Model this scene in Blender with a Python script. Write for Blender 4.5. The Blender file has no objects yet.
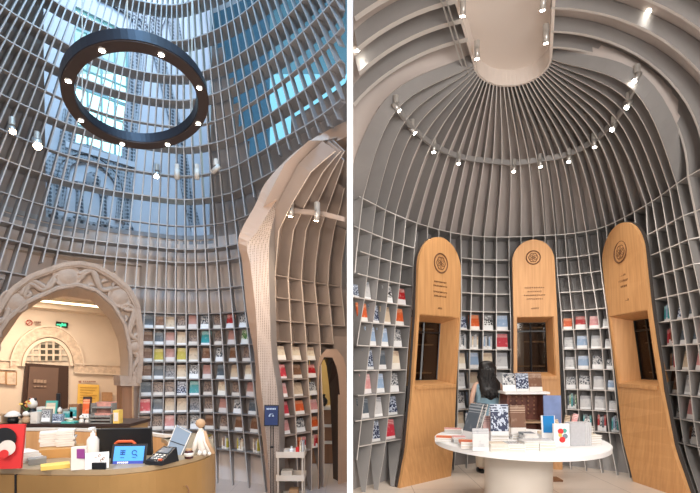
import bpy, math, random
from mathutils import Vector, Matrix
V = Vector
PI = math.pi
random.seed(7)
sc = bpy.context.scene
col = bpy.context.scene.collection
F, HZ, CZ = 450.0, 365.0, 1.6          # focal length in px, horizon row, eye height


def W(px, py, Y):
    return V(((px - 350) / F * Y, Y, CZ + (HZ - py) / F * Y))


def WZ(px, py, z):
    return W(px, py, (z - CZ) * F / (HZ - py))


def proj(p):
    return 350 + p.x / p.y * F, HZ - (p.z - CZ) / p.y * F


def lin(tab, x):
    if x <= tab[0][0]:
        a, b = tab[0], tab[1]
    elif x >= tab[-1][0]:
        a, b = tab[-2], tab[-1]
    else:
        for a, b in zip(tab, tab[1:]):
            if a[0] <= x <= b[0]:
                break
    return a[1] + (b[1] - a[1]) * (x - a[0]) / (b[0] - a[0])


def smooth(tab, x):
    """cubic hermite through the table, linear beyond its ends"""
    n = len(tab)
    if x <= tab[0][0] or x >= tab[-1][0]:
        return lin(tab, x)
    for k in range(n - 1):
        if tab[k][0] <= x <= tab[k + 1][0]:
            break

    def sl(i):
        if i == 0:
            return (tab[1][1] - tab[0][1]) / (tab[1][0] - tab[0][0])
        if i == n - 1:
            return (tab[-1][1] - tab[-2][1]) / (tab[-1][0] - tab[-2][0])
        return (tab[i + 1][1] - tab[i - 1][1]) / (tab[i + 1][0] - tab[i - 1][0])
    x0, y0 = tab[k]
    x1, y1 = tab[k + 1]
    h = x1 - x0
    t = (x - x0) / h
    m0, m1 = sl(k) * h, sl(k + 1) * h
    return (2*t**3-3*t*t+1)*y0 + (t**3-2*t*t+t)*m0 + (-2*t**3+3*t*t)*y1 + (t**3-t*t)*m1


def catmull(P, n):
    out = []
    Q = [P[0] * 2 - P[1]] + list(P) + [P[-1] * 2 - P[-2]]
    for k in range(1, len(Q) - 2):
        a, b, c, d = Q[k-1], Q[k], Q[k+1], Q[k+2]
        for s in range(n):
            t = s / n
            out.append(0.5 * ((b*2) + (c-a)*t + (a*2-b*5+c*4-d)*t*t + (b*3-a-c*3+d)*t**3))
    out.append(P[-1].copy())
    return out


def resample(P, n):
    L = [0]
    for a, b in zip(P, P[1:]):
        L.append(L[-1] + math.dist(a, b))
    out = []
    for k in range(n):
        s = L[-1] * k / (n - 1)
        j = 0
        while j < len(L) - 2 and L[j+1] < s:
            j += 1
        t = (s - L[j]) / max(1e-9, L[j+1] - L[j])
        out.append(tuple(a + (b - a) * t for a, b in zip(P[j], P[j+1])))
    return out


# ------------------------------------------------------------------ materials
def nt(name):
    m = bpy.data.materials.new(name)
    m.use_nodes = True
    n = m.node_tree
    return m, n, n.nodes['Principled BSDF']


def mat(name, c, rough=.6, metal=0, noise=0, scale=6, spec=.4, bump=0, bscale=60):
    m, n, b = nt(name)
    b.inputs['Base Color'].default_value = (*c, 1)
    b.inputs['Roughness'].default_value = rough
    b.inputs['Metallic'].default_value = metal
    b.inputs['Specular IOR Level'].default_value = spec
    tc = n.nodes.new('ShaderNodeTexCoord')
    if noise:
        t = n.nodes.new('ShaderNodeTexNoise')
        t.inputs['Scale'].default_value = scale
        t.inputs['Detail'].default_value = 4
        n.links.new(tc.outputs['Object'], t.inputs['Vector'])
        r = n.nodes.new('ShaderNodeValToRGB')
        r.color_ramp.elements[0].position = .3
        r.color_ramp.elements[1].position = .7
        r.color_ramp.elements[0].color = (*[x * (1 - noise) for x in c], 1)
        r.color_ramp.elements[1].color = (*[min(1, x * (1 + noise)) for x in c], 1)
        n.links.new(t.outputs['Fac'], r.inputs['Fac'])
        n.links.new(r.outputs['Color'], b.inputs['Base Color'])
    if bump:
        t = n.nodes.new('ShaderNodeTexNoise')
        t.inputs['Scale'].default_value = bscale
        n.links.new(tc.outputs['Object'], t.inputs['Vector'])
        bm = n.nodes.new('ShaderNodeBump')
        bm.inputs['Strength'].default_value = bump
        bm.inputs['Distance'].default_value = .01
        n.links.new(t.outputs['Fac'], bm.inputs['Height'])
        n.links.new(bm.outputs['Normal'], b.inputs['Normal'])
    return m


def emit(name, c, s):
    m, n, b = nt(name)
    b.inputs['Base Color'].default_value = (*c, 1)
    b.inputs['Emission Color'].default_value = (*c, 1)
    b.inputs['Emission Strength'].default_value = s
    return m


def woodmat(name, c1, c2, scale=(30, 30, 1.5)):
    m, n, b = nt(name)
    tc = n.nodes.new('ShaderNodeTexCoord')
    mp = n.nodes.new('ShaderNodeMapping')
    mp.inputs['Scale'].default_value = scale
    t = n.nodes.new('ShaderNodeTexNoise')
    t.inputs['Scale'].default_value = 1
    t.inputs['Detail'].default_value = 5
    r = n.nodes.new('ShaderNodeValToRGB')
    r.color_ramp.elements[0].position = .3
    r.color_ramp.elements[1].position = .72
    r.color_ramp.elements[0].color = (*c1, 1)
    r.color_ramp.elements[1].color = (*c2, 1)
    n.links.new(tc.outputs['Object'], mp.inputs['Vector'])
    n.links.new(mp.outputs['Vector'], t.inputs['Vector'])
    n.links.new(t.outputs['Fac'], r.inputs['Fac'])
    n.links.new(r.outputs['Color'], b.inputs['Base Color'])
    b.inputs['Roughness'].default_value = .45
    return m


def dots_mat(name, c, dark, scale, fac=.35):
    """fine woven / perforated metal"""
    m, n, b = nt(name)
    tc = n.nodes.new('ShaderNodeTexCoord')
    vo = n.nodes.new('ShaderNodeTexVoronoi')
    vo.inputs['Scale'].default_value = scale
    vo.inputs['Randomness'].default_value = 0.1
    r = n.nodes.new('ShaderNodeValToRGB')
    r.color_ramp.elements[0].position = fac - .08
    r.color_ramp.elements[1].position = fac + .08
    r.color_ramp.elements[0].color = (*dark, 1)
    r.color_ramp.elements[1].color = (*c, 1)
    n.links.new(tc.outputs['Object'], vo.inputs['Vector'])
    n.links.new(vo.outputs['Distance'], r.inputs['Fac'])
    n.links.new(r.outputs['Color'], b.inputs['Base Color'])
    b.inputs['Roughness'].default_value = .5
    return m


def tile_mat(name, c, grout, size, rough):
    m, n, b = nt(name)
    tc = n.nodes.new('ShaderNodeTexCoord')
    br = n.nodes.new('ShaderNodeTexBrick')
    br.offset = 0
    br.inputs['Scale'].default_value = 1 / size
    br.inputs['Brick Width'].default_value = 1
    br.inputs['Row Height'].default_value = 1
    br.inputs['Mortar Size'].default_value = .006
    br.inputs['Color1'].default_value = (*c, 1)
    br.inputs['Color2'].default_value = (*[x * .96 for x in c], 1)
    br.inputs['Mortar'].default_value = (*grout, 1)
    n.links.new(tc.outputs['Object'], br.inputs['Vector'])
    n.links.new(br.outputs['Color'], b.inputs['Base Color'])
    b.inputs['Roughness'].default_value = rough
    return m


def cover_mat(name, c1, c2, c3, kind, seed):
    """a printed cover: ground colour, picture blotches, a title block and a foot band (Generated coords)"""
    m, n, b = nt(name)
    N, L = n.nodes, n.links
    tc = N.new('ShaderNodeTexCoord')
    oi = N.new('ShaderNodeObjectInfo')
    mul = N.new('ShaderNodeVectorMath'); mul.operation = 'MULTIPLY_ADD'
    L.new(tc.outputs['Generated'], mul.inputs[0])
    mul.inputs[1].default_value = (2.2, 2.2, 2.8)
    cmb = N.new('ShaderNodeCombineXYZ')
    sm = N.new('ShaderNodeMath'); sm.operation = 'MULTIPLY'; sm.inputs[1].default_value = 37
    L.new(oi.outputs['Random'], sm.inputs[0])
    for k in range(3):
        L.new(sm.outputs[0], cmb.inputs[k])
    L.new(cmb.outputs[0], mul.inputs[2])
    if kind == 0:
        t = N.new('ShaderNodeTexNoise'); t.inputs['Scale'].default_value = 1.6; t.inputs['Detail'].default_value = 2
        out = t.outputs['Fac']
    else:
        t = N.new('ShaderNodeTexNoise'); t.inputs['Scale'].default_value = 3.4; t.inputs['Detail'].default_value = 3
        out = t.outputs['Fac']
    L.new(mul.outputs[0], t.inputs['Vector'])
    r = N.new('ShaderNodeValToRGB')
    r.color_ramp.interpolation = 'CONSTANT' if kind else 'LINEAR'
    e = r.color_ramp.elements
    e[0].color = (*c2, 1); e[0].position = 0
    e[1].color = (*c1, 1); e[1].position = .45 if kind == 0 else .47
    L.new(out, r.inputs['Fac'])
    sep = N.new('ShaderNodeSeparateXYZ')
    L.new(tc.outputs['Generated'], sep.inputs[0])
    band = N.new('ShaderNodeMath'); band.operation = 'LESS_THAN'
    L.new(sep.outputs['Z'], band.inputs[0]); band.inputs[1].default_value = .14 + .1 * (seed % 3)
    mx = N.new('ShaderNodeMix'); mx.data_type = 'RGBA'
    L.new(band.outputs[0], mx.inputs['Factor'])
    L.new(r.outputs['Color'], mx.inputs[6]); mx.inputs[7].default_value = (*c3, 1)
    # title lines
    wv = N.new('ShaderNodeMath'); wv.operation = 'PINGPONG'; wv.inputs[1].default_value = .04
    L.new(sep.outputs['Z'], wv.inputs[0])
    ln = N.new('ShaderNodeMath'); ln.operation = 'GREATER_THAN'; ln.inputs[1].default_value = .024
    L.new(wv.outputs[0], ln.inputs[0])
    hi = N.new('ShaderNodeMath'); hi.operation = 'GREATER_THAN'; hi.inputs[1].default_value = .76
    L.new(sep.outputs['Z'], hi.inputs[0])
    mm = N.new('ShaderNodeMath'); mm.operation = 'MULTIPLY'
    L.new(ln.outputs[0], mm.inputs[0]); L.new(hi.outputs[0], mm.inputs[1])
    mx2 = N.new('ShaderNodeMix'); mx2.data_type = 'RGBA'
    L.new(mm.outputs[0], mx2.inputs['Factor'])
    L.new(mx.outputs[2], mx2.inputs[6]); mx2.inputs[7].default_value = (*c2, 1)
    L.new(mx2.outputs[2], b.inputs['Base Color'])
    b.inputs['Roughness'].default_value = .4
    return m


M = {}
M['backp'] = mat('shade darkened back panel', (.30, .28, .27), .6, 0, .06, 2)  # wall panel tone darkened to put shade into the shelf cells
M['edge'] = mat('painted lit edge', (.62, .59, .56), .4, .1)  # lighter tone stands in for lamplight catching rib and shelf fronts
M['edge_l'] = mat('painted lit edge warm', (.40, .375, .36), .4, .1)  # same painted-in lamplight for the left lattice fin fronts
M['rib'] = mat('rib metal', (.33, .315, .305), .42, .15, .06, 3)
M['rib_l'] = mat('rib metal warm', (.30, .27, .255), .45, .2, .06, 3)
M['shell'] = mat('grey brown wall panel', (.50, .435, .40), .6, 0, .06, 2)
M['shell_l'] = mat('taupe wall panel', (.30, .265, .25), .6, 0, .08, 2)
M['plaster'] = mat('warm white plaster', (.66, .57, .48), .8, 0, .03, 3)
M['lowwall'] = mat('beige wall panel', (.62, .53, .48), .7, 0, .05, 2)
M['facade'] = mat('pale painted wall', (.52, .52, .55), .8, 0, .04, 1.2)
M['white'] = mat('white paint', (.86, .86, .86), .5)
M['stone'] = mat('carved sand plaster', (.40, .30, .235), .85, 0, .12, 9, .2, .6, 40)
M['tanpaint'] = mat('tan painted metal', (.48, .33, .245), .5, 0, .04, 4)
M['mesh'] = dots_mat('perforated tan metal', (.42, .34, .29), (.19, .15, .125), 55)
M['oak'] = woodmat('oak veneer', (.55, .28, .11), (.68, .37, .16))
M['deskwood'] = woodmat('bronze laminate', (.30, .18, .08), (.38, .24, .11), (3, 3, 14))
M['deskface'] = mat('brushed bronze', (.40, .23, .085), .36, .45, .08, 4)
M['brown'] = woodmat('brown wood', (.20, .09, .04), (.30, .14, .07))
M['dark'] = mat('dark brown wood', (.045, .025, .02), .4)
M['black'] = mat('black', (.012, .012, .014), .35)
M['blackframe'] = mat('black window frame', (.01, .01, .012), .3)
M['paper'] = mat('paper', (.68, .63, .57), .7, 0, .05, 30)
M['cream'] = mat('cream plastic', (.68, .60, .52), .45)
M['floor_r'] = tile_mat('beige floor tile', (.74, .64, .55), (.42, .35, .3), .9, .28)
M['floor_l'] = tile_mat('pinkish stone tile', (.58, .47, .41), (.4, .33, .3), .6, .3)
M['chandelier'] = mat('blue black metal', (.028, .032, .045), .38, .5)
M['chand_in'] = mat('dark bronze underside', (.05, .033, .028), .45, .3)
M['steel'] = mat('brushed steel', (.55, .53, .5), .35, .6)
M['lamp'] = emit('lamp glow', (1, .93, .8), 40)
M['lampwarm'] = emit('warm lamp glow', (1, .72, .45), 60)
M['cove'] = emit('cove light', (1, .82, .55), 4)
M['green'] = emit('green sign', (.05, .6, .32), 1.0)
M['screen'] = emit('tablet screen', (.045, .24, .62), .75)
M['screendark'] = emit('tablet bar', (.02, .04, .25), .7)
M['orn'] = dots_mat('carved grey ornament', (.30, .31, .33), (.05, .055, .065), 15, .42)
M['yellow'] = mat('ochre wall', (.62, .43, .16), .7)
M['red'] = mat('red board', (.62, .03, .03), .5)
M['skin'] = mat('skin', (.62, .40, .30), .55)
M['hair'] = mat('black hair', (.012, .010, .010), .42, 0, .3, 40)
M['denim'] = mat('light blue cotton', (.24, .38, .47), .85, 0, .12, 14)
M['trouser'] = mat('cream trousers', (.66, .58, .47), .85, 0, .05, 10)
M['bluebox'] = mat('blue grey board', (.20, .25, .31), .5)
M['signblue'] = mat('navy sign', (.012, .03, .11), .4)
M['orange'] = mat('orange red trim', (.6, .1, .03), .5)
M['yellowpaper'] = mat('yellow paper', (.78, .52, .12), .6, 0, .05, 12)
M['teal'] = mat('teal plastic', (.08, .38, .33), .5)
M['clear'] = mat('smoky clear plastic', (.25, .24, .22), .25)
M['purple'] = mat('purple print', (.25, .05, .22), .5)
M['brownpaper'] = mat('brown paper', (.45, .28, .16), .7, 0, .1, 20)
M['engrave'] = mat('engraved line', (.16, .07, .03), .7)


M['casing'] = mat('dark casing edge', (.06, .05, .045), .5)


def glass(name, c, mixf, rough=.05):
    m = bpy.data.materials.new(name)
    m.use_nodes = True
    n = m.node_tree
    n.nodes.clear()
    o = n.nodes.new('ShaderNodeOutputMaterial')
    t = n.nodes.new('ShaderNodeBsdfTransparent')
    t.inputs['Color'].default_value = (*c, 1)
    g = n.nodes.new('ShaderNodeBsdfGlossy')
    g.inputs['Roughness'].default_value = rough
    g.inputs['Color'].default_value = (.9, .9, .9, 1)
    x = n.nodes.new('ShaderNodeMixShader')
    x.inputs['Fac'].default_value = mixf
    n.links.new(t.outputs[0], x.inputs[1])
    n.links.new(g.outputs[0], x.inputs[2])
    n.links.new(x.outputs[0], o.inputs['Surface'])
    return m


M['glass_clear'] = glass('window glass', (.85, 1, 1), .06)
M['glass_blue'] = glass('blue tinted glass', (.17, .31, .40), .04)
M['glass_dark'] = glass('dark niche glass', (.7, .65, .6), .03)


# ------------------------------------------------------------------ mesh helpers
class MB:
    def __init__(s):
        s.v, s.f, s.m = [], [], []

    def quad(s, a, b, c, d, m=0):
        k = len(s.v)
        s.v += [V(a), V(b), V(c), V(d)]
        s.f.append((k, k+1, k+2, k+3)); s.m.append(m)

    def box(s, c, d, mtx=None, m=0, taper=1.0):
        """box centred at c with half sizes d, optional 3x3 rotation"""
        k = len(s.v)
        c = V(c)
        for z in (-1, 1):
            tp = taper if z > 0 else 1
            for x, y in ((-1, -1), (1, -1), (1, 1), (-1, 1)):
                p = V((x*d[0]*tp, y*d[1]*tp, z*d[2]))
                s.v.append(c + (mtx @ p if mtx else p))
        for q in ((3, 2, 1, 0), (4, 5, 6, 7), (0, 1, 5, 4), (1, 2, 6, 5), (2, 3, 7, 6), (3, 0, 4, 7)):
            s.f.append(tuple(k+i for i in q)); s.m.append(m)

    def slab(s, A, B, th, m=0, closed=False, edge=None):
        """ribbon between polylines A and B, thickened by th (vector list, vector or float along its normal)"""
        k = len(s.v)
        n = len(A)
        for i in range(n):
            if isinstance(th, (int, float)):
                a0, a1 = A[max(0, i-1)], A[min(n-1, i+1)]
                nn = (a1 - a0).cross(B[i] - A[i])
                nn = nn.normalized() * th if nn.length > 1e-9 else V((0, 0, th))
            elif isinstance(th, list):
                nn = th[i]
            else:
                nn = th
            s.v += [A[i] - nn/2, B[i] - nn/2, B[i] + nn/2, A[i] + nn/2]
        for i in range(n - 1 if not closed else n):
            a, b = k + 4*i, k + 4*((i+1) % n)
            for j in range(4):
                j2 = (j+1) % 4
                s.f.append((a+j, b+j, b+j2, a+j2)); s.m.append(edge if (j == 3 and edge is not None) else m)
        if not closed:
            s.f.append((k, k+1, k+2, k+3)); s.m.append(m)
            e = k + 4*(n-1)
            s.f.append((e+3, e+2, e+1, e)); s.m.append(m)

    def grid(s, rows, m=0):
        k = len(s.v)
        n = len(rows[0])
        for r in rows:
            s.v += [V(p) for p in r]
        for i in range(len(rows)-1):
            for j in range(n-1):
                a = k + i*n + j
                s.f.append((a, a+1, a+n+1, a+n)); s.m.append(m)

    def tube(s, P, r, n=8, m=0, cap=True):
        k = len(s.v)
        P = [V(p) for p in P]
        R = r if isinstance(r, (list, tuple)) else [r]*len(P)
        up = None
        for i, p in enumerate(P):
            t = (P[min(i+1, len(P)-1)] - P[max(i-1, 0)]).normalized()
            if up is None:
                up = t.orthogonal().normalized()
            up = (up - t*up.dot(t)).normalized()
            w = t.cross(up)
            for j in range(n):
                a = 2*PI*j/n
                s.v.append(p + (up*math.cos(a) + w*math.sin(a))*R[i])
        for i in range(len(P)-1):
            for j in range(n):
                a, b = k+i*n+j, k+i*n+(j+1) % n
                s.f.append((a, b, b+n, a+n)); s.m.append(m)
        if cap:
            s.f.append(tuple(k+j for j in reversed(range(n)))); s.m.append(m)
            e = k+(len(P)-1)*n
            s.f.append(tuple(e+j for j in range(n))); s.m.append(m)

    def lathe(s, c, prof, n=16, m=0, mtx=None):
        k = len(s.v)
        c = V(c)
        for r, z in prof:
            for j in range(n):
                a = 2*PI*j/n
                p = V((r*math.cos(a), r*math.sin(a), z))
                s.v.append(c + (mtx @ p if mtx else p))
        for i in range(len(prof)-1):
            for j in range(n):
                a, b = k+i*n+j, k+i*n+(j+1) % n
                s.f.append((a, b, b+n, a+n)); s.m.append(m)
        s.f.append(tuple(k+j for j in reversed(range(n)))); s.m.append(m)
        e = k+(len(prof)-1)*n
        s.f.append(tuple(e+j for j in range(n))); s.m.append(m)

    def poly(s, pts, th, m=0):
        """flat polygon (list of vectors) extruded by vector th"""
        k = len(s.v)
        n = len(pts)
        s.v += [V(p) for p in pts] + [V(p) + th for p in pts]
        s.f.append(tuple(range(k, k+n))); s.m.append(m)
        s.f.append(tuple(range(k+2*n-1, k+n-1, -1))); s.m.append(m)
        for i in range(n):
            j = (i+1) % n
            s.f.append((k+i, k+n+i, k+n+j, k+j)); s.m.append(m)

    def build(s, name, mats, parent=None, sm=False, fix=True):
        me = bpy.data.meshes.new(name)
        org = V((0, 0, 0))
        if parent is None and s.v:
            lo = V([min(p[i] for p in s.v) for i in range(3)])
            hi = V([max(p[i] for p in s.v) for i in range(3)])
            org = V(((lo.x+hi.x)/2, (lo.y+hi.y)/2, lo.z))
        base = parent.location if parent else org
        pp = parent.parent if parent else None
        while pp:
            base = base + pp.location
            pp = pp.parent
        me.from_pydata([tuple(p - base) for p in s.v], [], s.f)
        if not isinstance(mats, (list, tuple)):
            mats = [mats]
        for x in mats:
            me.materials.append(x)
        me.polygons.foreach_set('material_index', s.m)
        if sm:
            me.polygons.foreach_set('use_smooth', [True]*len(me.polygons))
        me.update()
        o = bpy.data.objects.new(name, me)
        col.objects.link(o)
        if parent:
            o.parent = parent
        else:
            o.location = org
        if fix:
            import bmesh
            bm = bmesh.new(); bm.from_mesh(me)
            bmesh.ops.recalc_face_normals(bm, faces=bm.faces)
            bm.to_mesh(me); bm.free()
        return o


def thing(name, label, cat, loc, group=None):
    o = bpy.data.objects.new(name, None)
    col.objects.link(o)
    o.empty_display_size = .1
    o.location = V(loc)
    return tag(o, label, cat, group)


def tag(o, label=None, cat=None, group=None, kind=None):
    if label: o['label'] = label
    if cat:
        o['category'] = cat
        o['kind'] = 'thing'
    if group: o['group'] = group
    if kind: o['kind'] = kind
    return o


def struct(o):
    o['kind'] = 'structure'
    return o


def mark(o, label):
    o['label'] = label
    return o


def frame(n, up=V((0, 0, 1))):
    """3x3 with local -Y = facing direction n, local Z up"""
    y = -n.normalized()
    z = (up - y*up.dot(y)).normalized()
    x = y.cross(z)
    return Matrix((x, y, z)).transposed()


# ================================================================== RIGHT ROOM
TOP = [(330, 5.1), (350, 5.45), (375, 6.0), (401, 6.5), (431, 7.0), (460, 7.35), (490, 7.52), (540, 7.45), (575, 7.3), (602, 7.0), (640, 6.15), (660, 5.7), (676, 5.32), (700, 4.86)]
R246 = [(330, 5.3), (350, 5.6), (400, 6.4), (440, 6.95), (490, 7.3), (540, 7.25), (600, 6.85), (640, 6.2), (660, 5.8), (700, 5.1)]
R056 = [(330, 5.3), (350, 5.6), (400, 6.3), (440, 6.9), (490, 7.4), (540, 7.35), (600, 7.0), (640, 6.65), (660, 6.35), (700, 5.65)]
R0 = [(325, 5.1), (350, 5.5), (397, 5.95), (445, 6.7), (490, 7.1), (540, 7.05), (575, 6.85), (618, 6.5), (650, 6.15), (700, 5.5)]


def rY(px, z):
    T = [(0, R0), (.56, R056), (2.46, R246), (3.74, TOP)]
    return lin([(zz, smooth(t, px)) for zz, t in T], z)


LV = [3.74, 3.05, 2.46, 1.85, .56, 0]
RX = {-14: [363, 357, 352.5, 344, 333, 325], -13: [376, 369.4, 364.5, 357, 346, 338], -12: [385.6, 380, 376, 369.6, 358.5, 352],
      -11: [395.6, 391, 387, 381, 371.7, 365.6], -10: [406, 401.6, 397.5, 393.5, 385.7, 378], -9: [417, 413, 412, 408, 402, 394],
      -8: [428, 426], -7: [439, 438], -6: [450.6, 450],
      -5: [461, 461.5, 461.5, 459, 457, 454], -4: [472.6, 472, 471, 470, 469, 467], -3: [484.4, 484, 483.5, 483, 482, 481],
      -2: [496.6, 496.6, 496.5, 496.4, 496, 496], -1: [509, 509.3, 510.5, 511, 510, 511],
      0: [521, 521], 1: [533, 533], 2: [545, 545],
      3: [555.5, 557.5, 561, 563, 567, 571], 4: [565, 568, 572, 575, 580, 586], 5: [575, 580, 585, 588.5, 594.5, 602],
      6: [586, 591, 597, 602, 609, 617], 7: [597, 601, 606, 611, 620, 630], 8: [606, 609], 9: [615, 619], 10: [624.6, 629], 11: [634, 640],
      12: [646, 649, 653, 659, 676, 693], 13: [652, 660, 667.5, 673.5, 684, 700], 14: [661, 670, 678, 686, 698, 716],
      15: [669.4, 679, 688.4, 698, 712, 732], 16: [676.5, 688, 699, 711, 727, 750]}
HID = {-8, -7, -6, 0, 1, 2, 8, 9, 10, 11}
ZK = [.56, .89, 1.21, 1.53, 1.85, 2.16, 2.46, 2.76, 3.05, 3.34, 3.74]
CR = V((1.95, 5.0, 0))


def rx(i, z):
    xs = RX[i]
    t = sorted((LV[k], xs[k]) for k in range(len(xs)))
    return smooth(t, z) if len(t) > 2 else lin(t, z)


OC = V((1.93, 5.35, 5.2)); OA = V((-.435, .05, 0)); OB = V((.15, .46, 0))


def outward(p):
    d = V((p.x - CR.x, p.y - CR.y, 0))
    return d.normalized()


def rpt(i, z):
    if i >= 17:                        # ribs of the straight bay along the right wall
        Y = VY[i-17]
        X = lin([(0, 4.55), (.56, 4.42), (1.85, 4.22), (2.46, 4.1), (3.05, 3.97), (3.74, 3.83)], z)
        return V((X, Y, z))
    px = rx(i, z)
    Y = rY(px, z)
    return V(((px-350)/F*Y, Y, z))


VY = [5.1, 4.86, 4.54, 4.23, 3.92, 3.6, 3.3, 3.0]


def ring46(i):
    k = i + 1
    px = 511 + 9.2*k - .115*k*k if k >= 0 else 511 + 9.2*k + .03*k*k
    Y = smooth([(380, 4.85), (396, 5.28), (412, 5.74), (434, 6.22), (459, 6.55), (484, 6.68), (514, 6.76), (540, 6.66), (569, 6.47), (594, 6.08), (614, 5.6), (629, 5.12), (640, 4.7)], px)
    return V(((px-350)/F*Y, Y, 4.6))


def oculus(i, g=1.0):
    a = PI*(i+14)/30
    p = OA*math.cos(a) + OB*math.sin(a)
    return OC + p*g


def rib_inner(i, zlo=0):
    zs = [z for z in (0, .2, .4, .56, .89, 1.21, 1.53, 1.85, 2.16, 2.46, 2.76, 3.05, 3.34, 3.74) if z >= zlo]
    low = [rpt(i, z) for z in zs]
    if i <= 16:
        a, r, o = rpt(i, 3.74), ring46(i), oculus(i)
        up = catmull([rpt(i, 3.34), a, r, o], 8)
        up = up[9:]                   # after the 3.74 point
        # keep the crown below the rim
    else:
        Y = VY[i-17]
        a = low[-1]
        ox = .4467*Y
        T = a.x - ox
        up = []
        for s in range(1, 17):
            th = s/16*PI/2
            up.append(V((ox + T*math.cos(th), Y, 3.74 + 1.46*math.sin(th))))
    return low + up


def rib_outer(P):
    out = []
    for p in P:
        o = outward(p)
        if p.z <= .56:
            d = .05 + (.27-.05)*p.z/.56
            out.append(p + o*d)
        elif p.z <= 3.74:
            out.append(p + o*.27)
        else:
            t = min(1, (p.z-3.74)/1.3)
            a = t*PI/2*.96
            out.append(p + (o*math.cos(a) + V((0, 0, 1))*math.sin(a))*(.27-.12*t))
    return out


bk = thing('domed_bookcase', 'tall curved grey metal bookcase whose ribs rise into a dome around the round table', 'bookcase', (1.95, 7.0, 0))
RIB = {}
for i in range(-14, 17+len(VY)):
    P = rib_inner(i, 2.95 if i in HID else 0)
    P = [p for p in P if p.x > .06]
    if len(P) < 4:
        continue
    Q = rib_outer(P)
    Q = [V((max(.05, q.x), q.y, q.z)) for q in Q]
    RIB[i] = (P, Q)
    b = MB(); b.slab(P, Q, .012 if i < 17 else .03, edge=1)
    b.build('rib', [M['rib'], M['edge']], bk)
# left flank ribs of the straight bay (run from the oculus down to the partition)
LVY = [4.98, 4.71, 4.45, 4.15, 3.85, 3.55, 3.25]
for Y in LVY:
    ox = 1.5 + (Y-5.4)*.47 if Y > 3.2 else 0
    P = []
    for s in range(0, 21):
        th = PI/2*(1 - s/20)
        t = 1.72*math.cos(th)
        P.append(V((ox - .96*t, Y + .28*t, 3.74 + 1.46*math.sin(th))))
    P = [p for p in P if p.x > .04]
    Q = [p + (V((-.96, .28, 0))*math.cos(min(1, (p.z-3.74)/1.3)*PI/2) + V((0, 0, 1))*math.sin(min(1, (p.z-3.74)/1.3)*PI/2))*.2 for p in P]
    Q = [V((max(.03, q.x), q.y, q.z)) for q in Q]
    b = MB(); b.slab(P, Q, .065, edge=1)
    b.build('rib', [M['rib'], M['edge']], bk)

# shelves, one part per row and bay group
SECT = [(-14, -9), (-5, -1), (3, 7), (12, 17+4)]
for k, z in enumerate(ZK):
    secs = SECT if z < 3.2 else [(-14, 17+4)]
    if z == 3.34:
        secs = [(-14, -9), (-5, -1), (3, 7), (12, 21)]
    for a, c in secs:
        A, B = [], []
        for i in range(a, c+1):
            if i == -14:
                pa = [rpt(-13, z) + (rpt(-13, z)-rpt(-12, z))*t for t in (1.6, .8)]
                pa = [p for p in pa if p.x > .05]
                A += pa
                continue
            A.append(rpt(i, z))
            if i < c:
                A.append((rpt(i, z)+rpt(i+1, z))/2)
        A = [p for p in A if p.x > .05]
        B = [p + outward(p)*.265 for p in A]
        B = [V((max(.04, p.x), p.y, p.z)) for p in B]
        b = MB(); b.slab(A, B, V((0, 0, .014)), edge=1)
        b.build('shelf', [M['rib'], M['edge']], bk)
# lamp ring across the dome
A = [ring46(i/2) + V((0, 0, 0)) for i in range(-28, 33)]
B = [p + V((0, 0, .075)) for p in A]
th = [outward(p)*.03 for p in A]
b = MB(); b.slab(A, B, th)
b.build('lamp_ring', M['rib'], bk)

# the wall behind and the dome shell
rows = []
for i in range(-14, 17+len(VY)):
    P = rib_inner(i, 0) if i not in HID else None
    if P is None:
        # interpolate low part
        low = []
        for z in (0, .2, .4, .56, .89, 1.21, 1.53, 1.85, 2.16, 2.46, 2.76, 3.05, 3.34, 3.74):
            lo = max(j for j in RX if j < i and j not in HID); hi = min(j for j in RX if j > i and j not in HID)
            t = (i-lo)/(hi-lo)
            px = rx(lo, z)*(1-t) + rx(hi, z)*t
            Y = rY(px, z)
            low.append(V(((px-350)/F*Y, Y, z)))
        a, r, o = rpt(i, 3.74), ring46(i), oculus(i)
        low[-1] = a
        P = low + catmull([rpt(i, 3.34), a, r, o], 8)[9:]
    Q = [p + outward(p)*.28 if p.z <= .57 else q + (q-p).normalized()*.01 for p, q in zip(P, rib_outer(P))]
    rows.append(Q)
for r in rows:
    for p in r: p.x = max(.03, p.x)
n = min(len(r) for r in rows)
niche = [(-9, -5), (0, 2), (7, 12)]
wall, dome = [r[:14] for r in rows], [r[13:] for r in rows]
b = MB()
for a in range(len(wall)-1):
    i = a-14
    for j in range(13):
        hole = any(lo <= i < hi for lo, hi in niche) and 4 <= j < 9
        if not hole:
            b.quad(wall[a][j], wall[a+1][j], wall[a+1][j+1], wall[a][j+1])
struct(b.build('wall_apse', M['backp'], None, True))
b = MB(); b.grid([resample([tuple(p) for p in d], 20) for d in dome])
struct(b.build('ceiling_dome', M['shell'], None, True))
# left vault shell
rows = [[V(p) for p in reversed(resample([tuple(p) for p in dome[0]], 21))]]
for Y in [5.2] + LVY + [2.9, 1.5, 0, -1.5]:
    ox = 1.5 + (Y-5.4)*.47 if Y > 3.2 else 1.5-1.03
    r = []
    for s in range(0, 21):
        th = PI/2*(1 - s/20)
        t = 1.72*math.cos(th)
        r.append(V((max(.02, ox - .96*t*1.08), Y + .28*t, 3.74 + 1.66*math.sin(th))))
    rows.append(r)
b = MB(); b.grid(rows)
struct(b.build('ceiling_vault', M['shell'], None, True))
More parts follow.
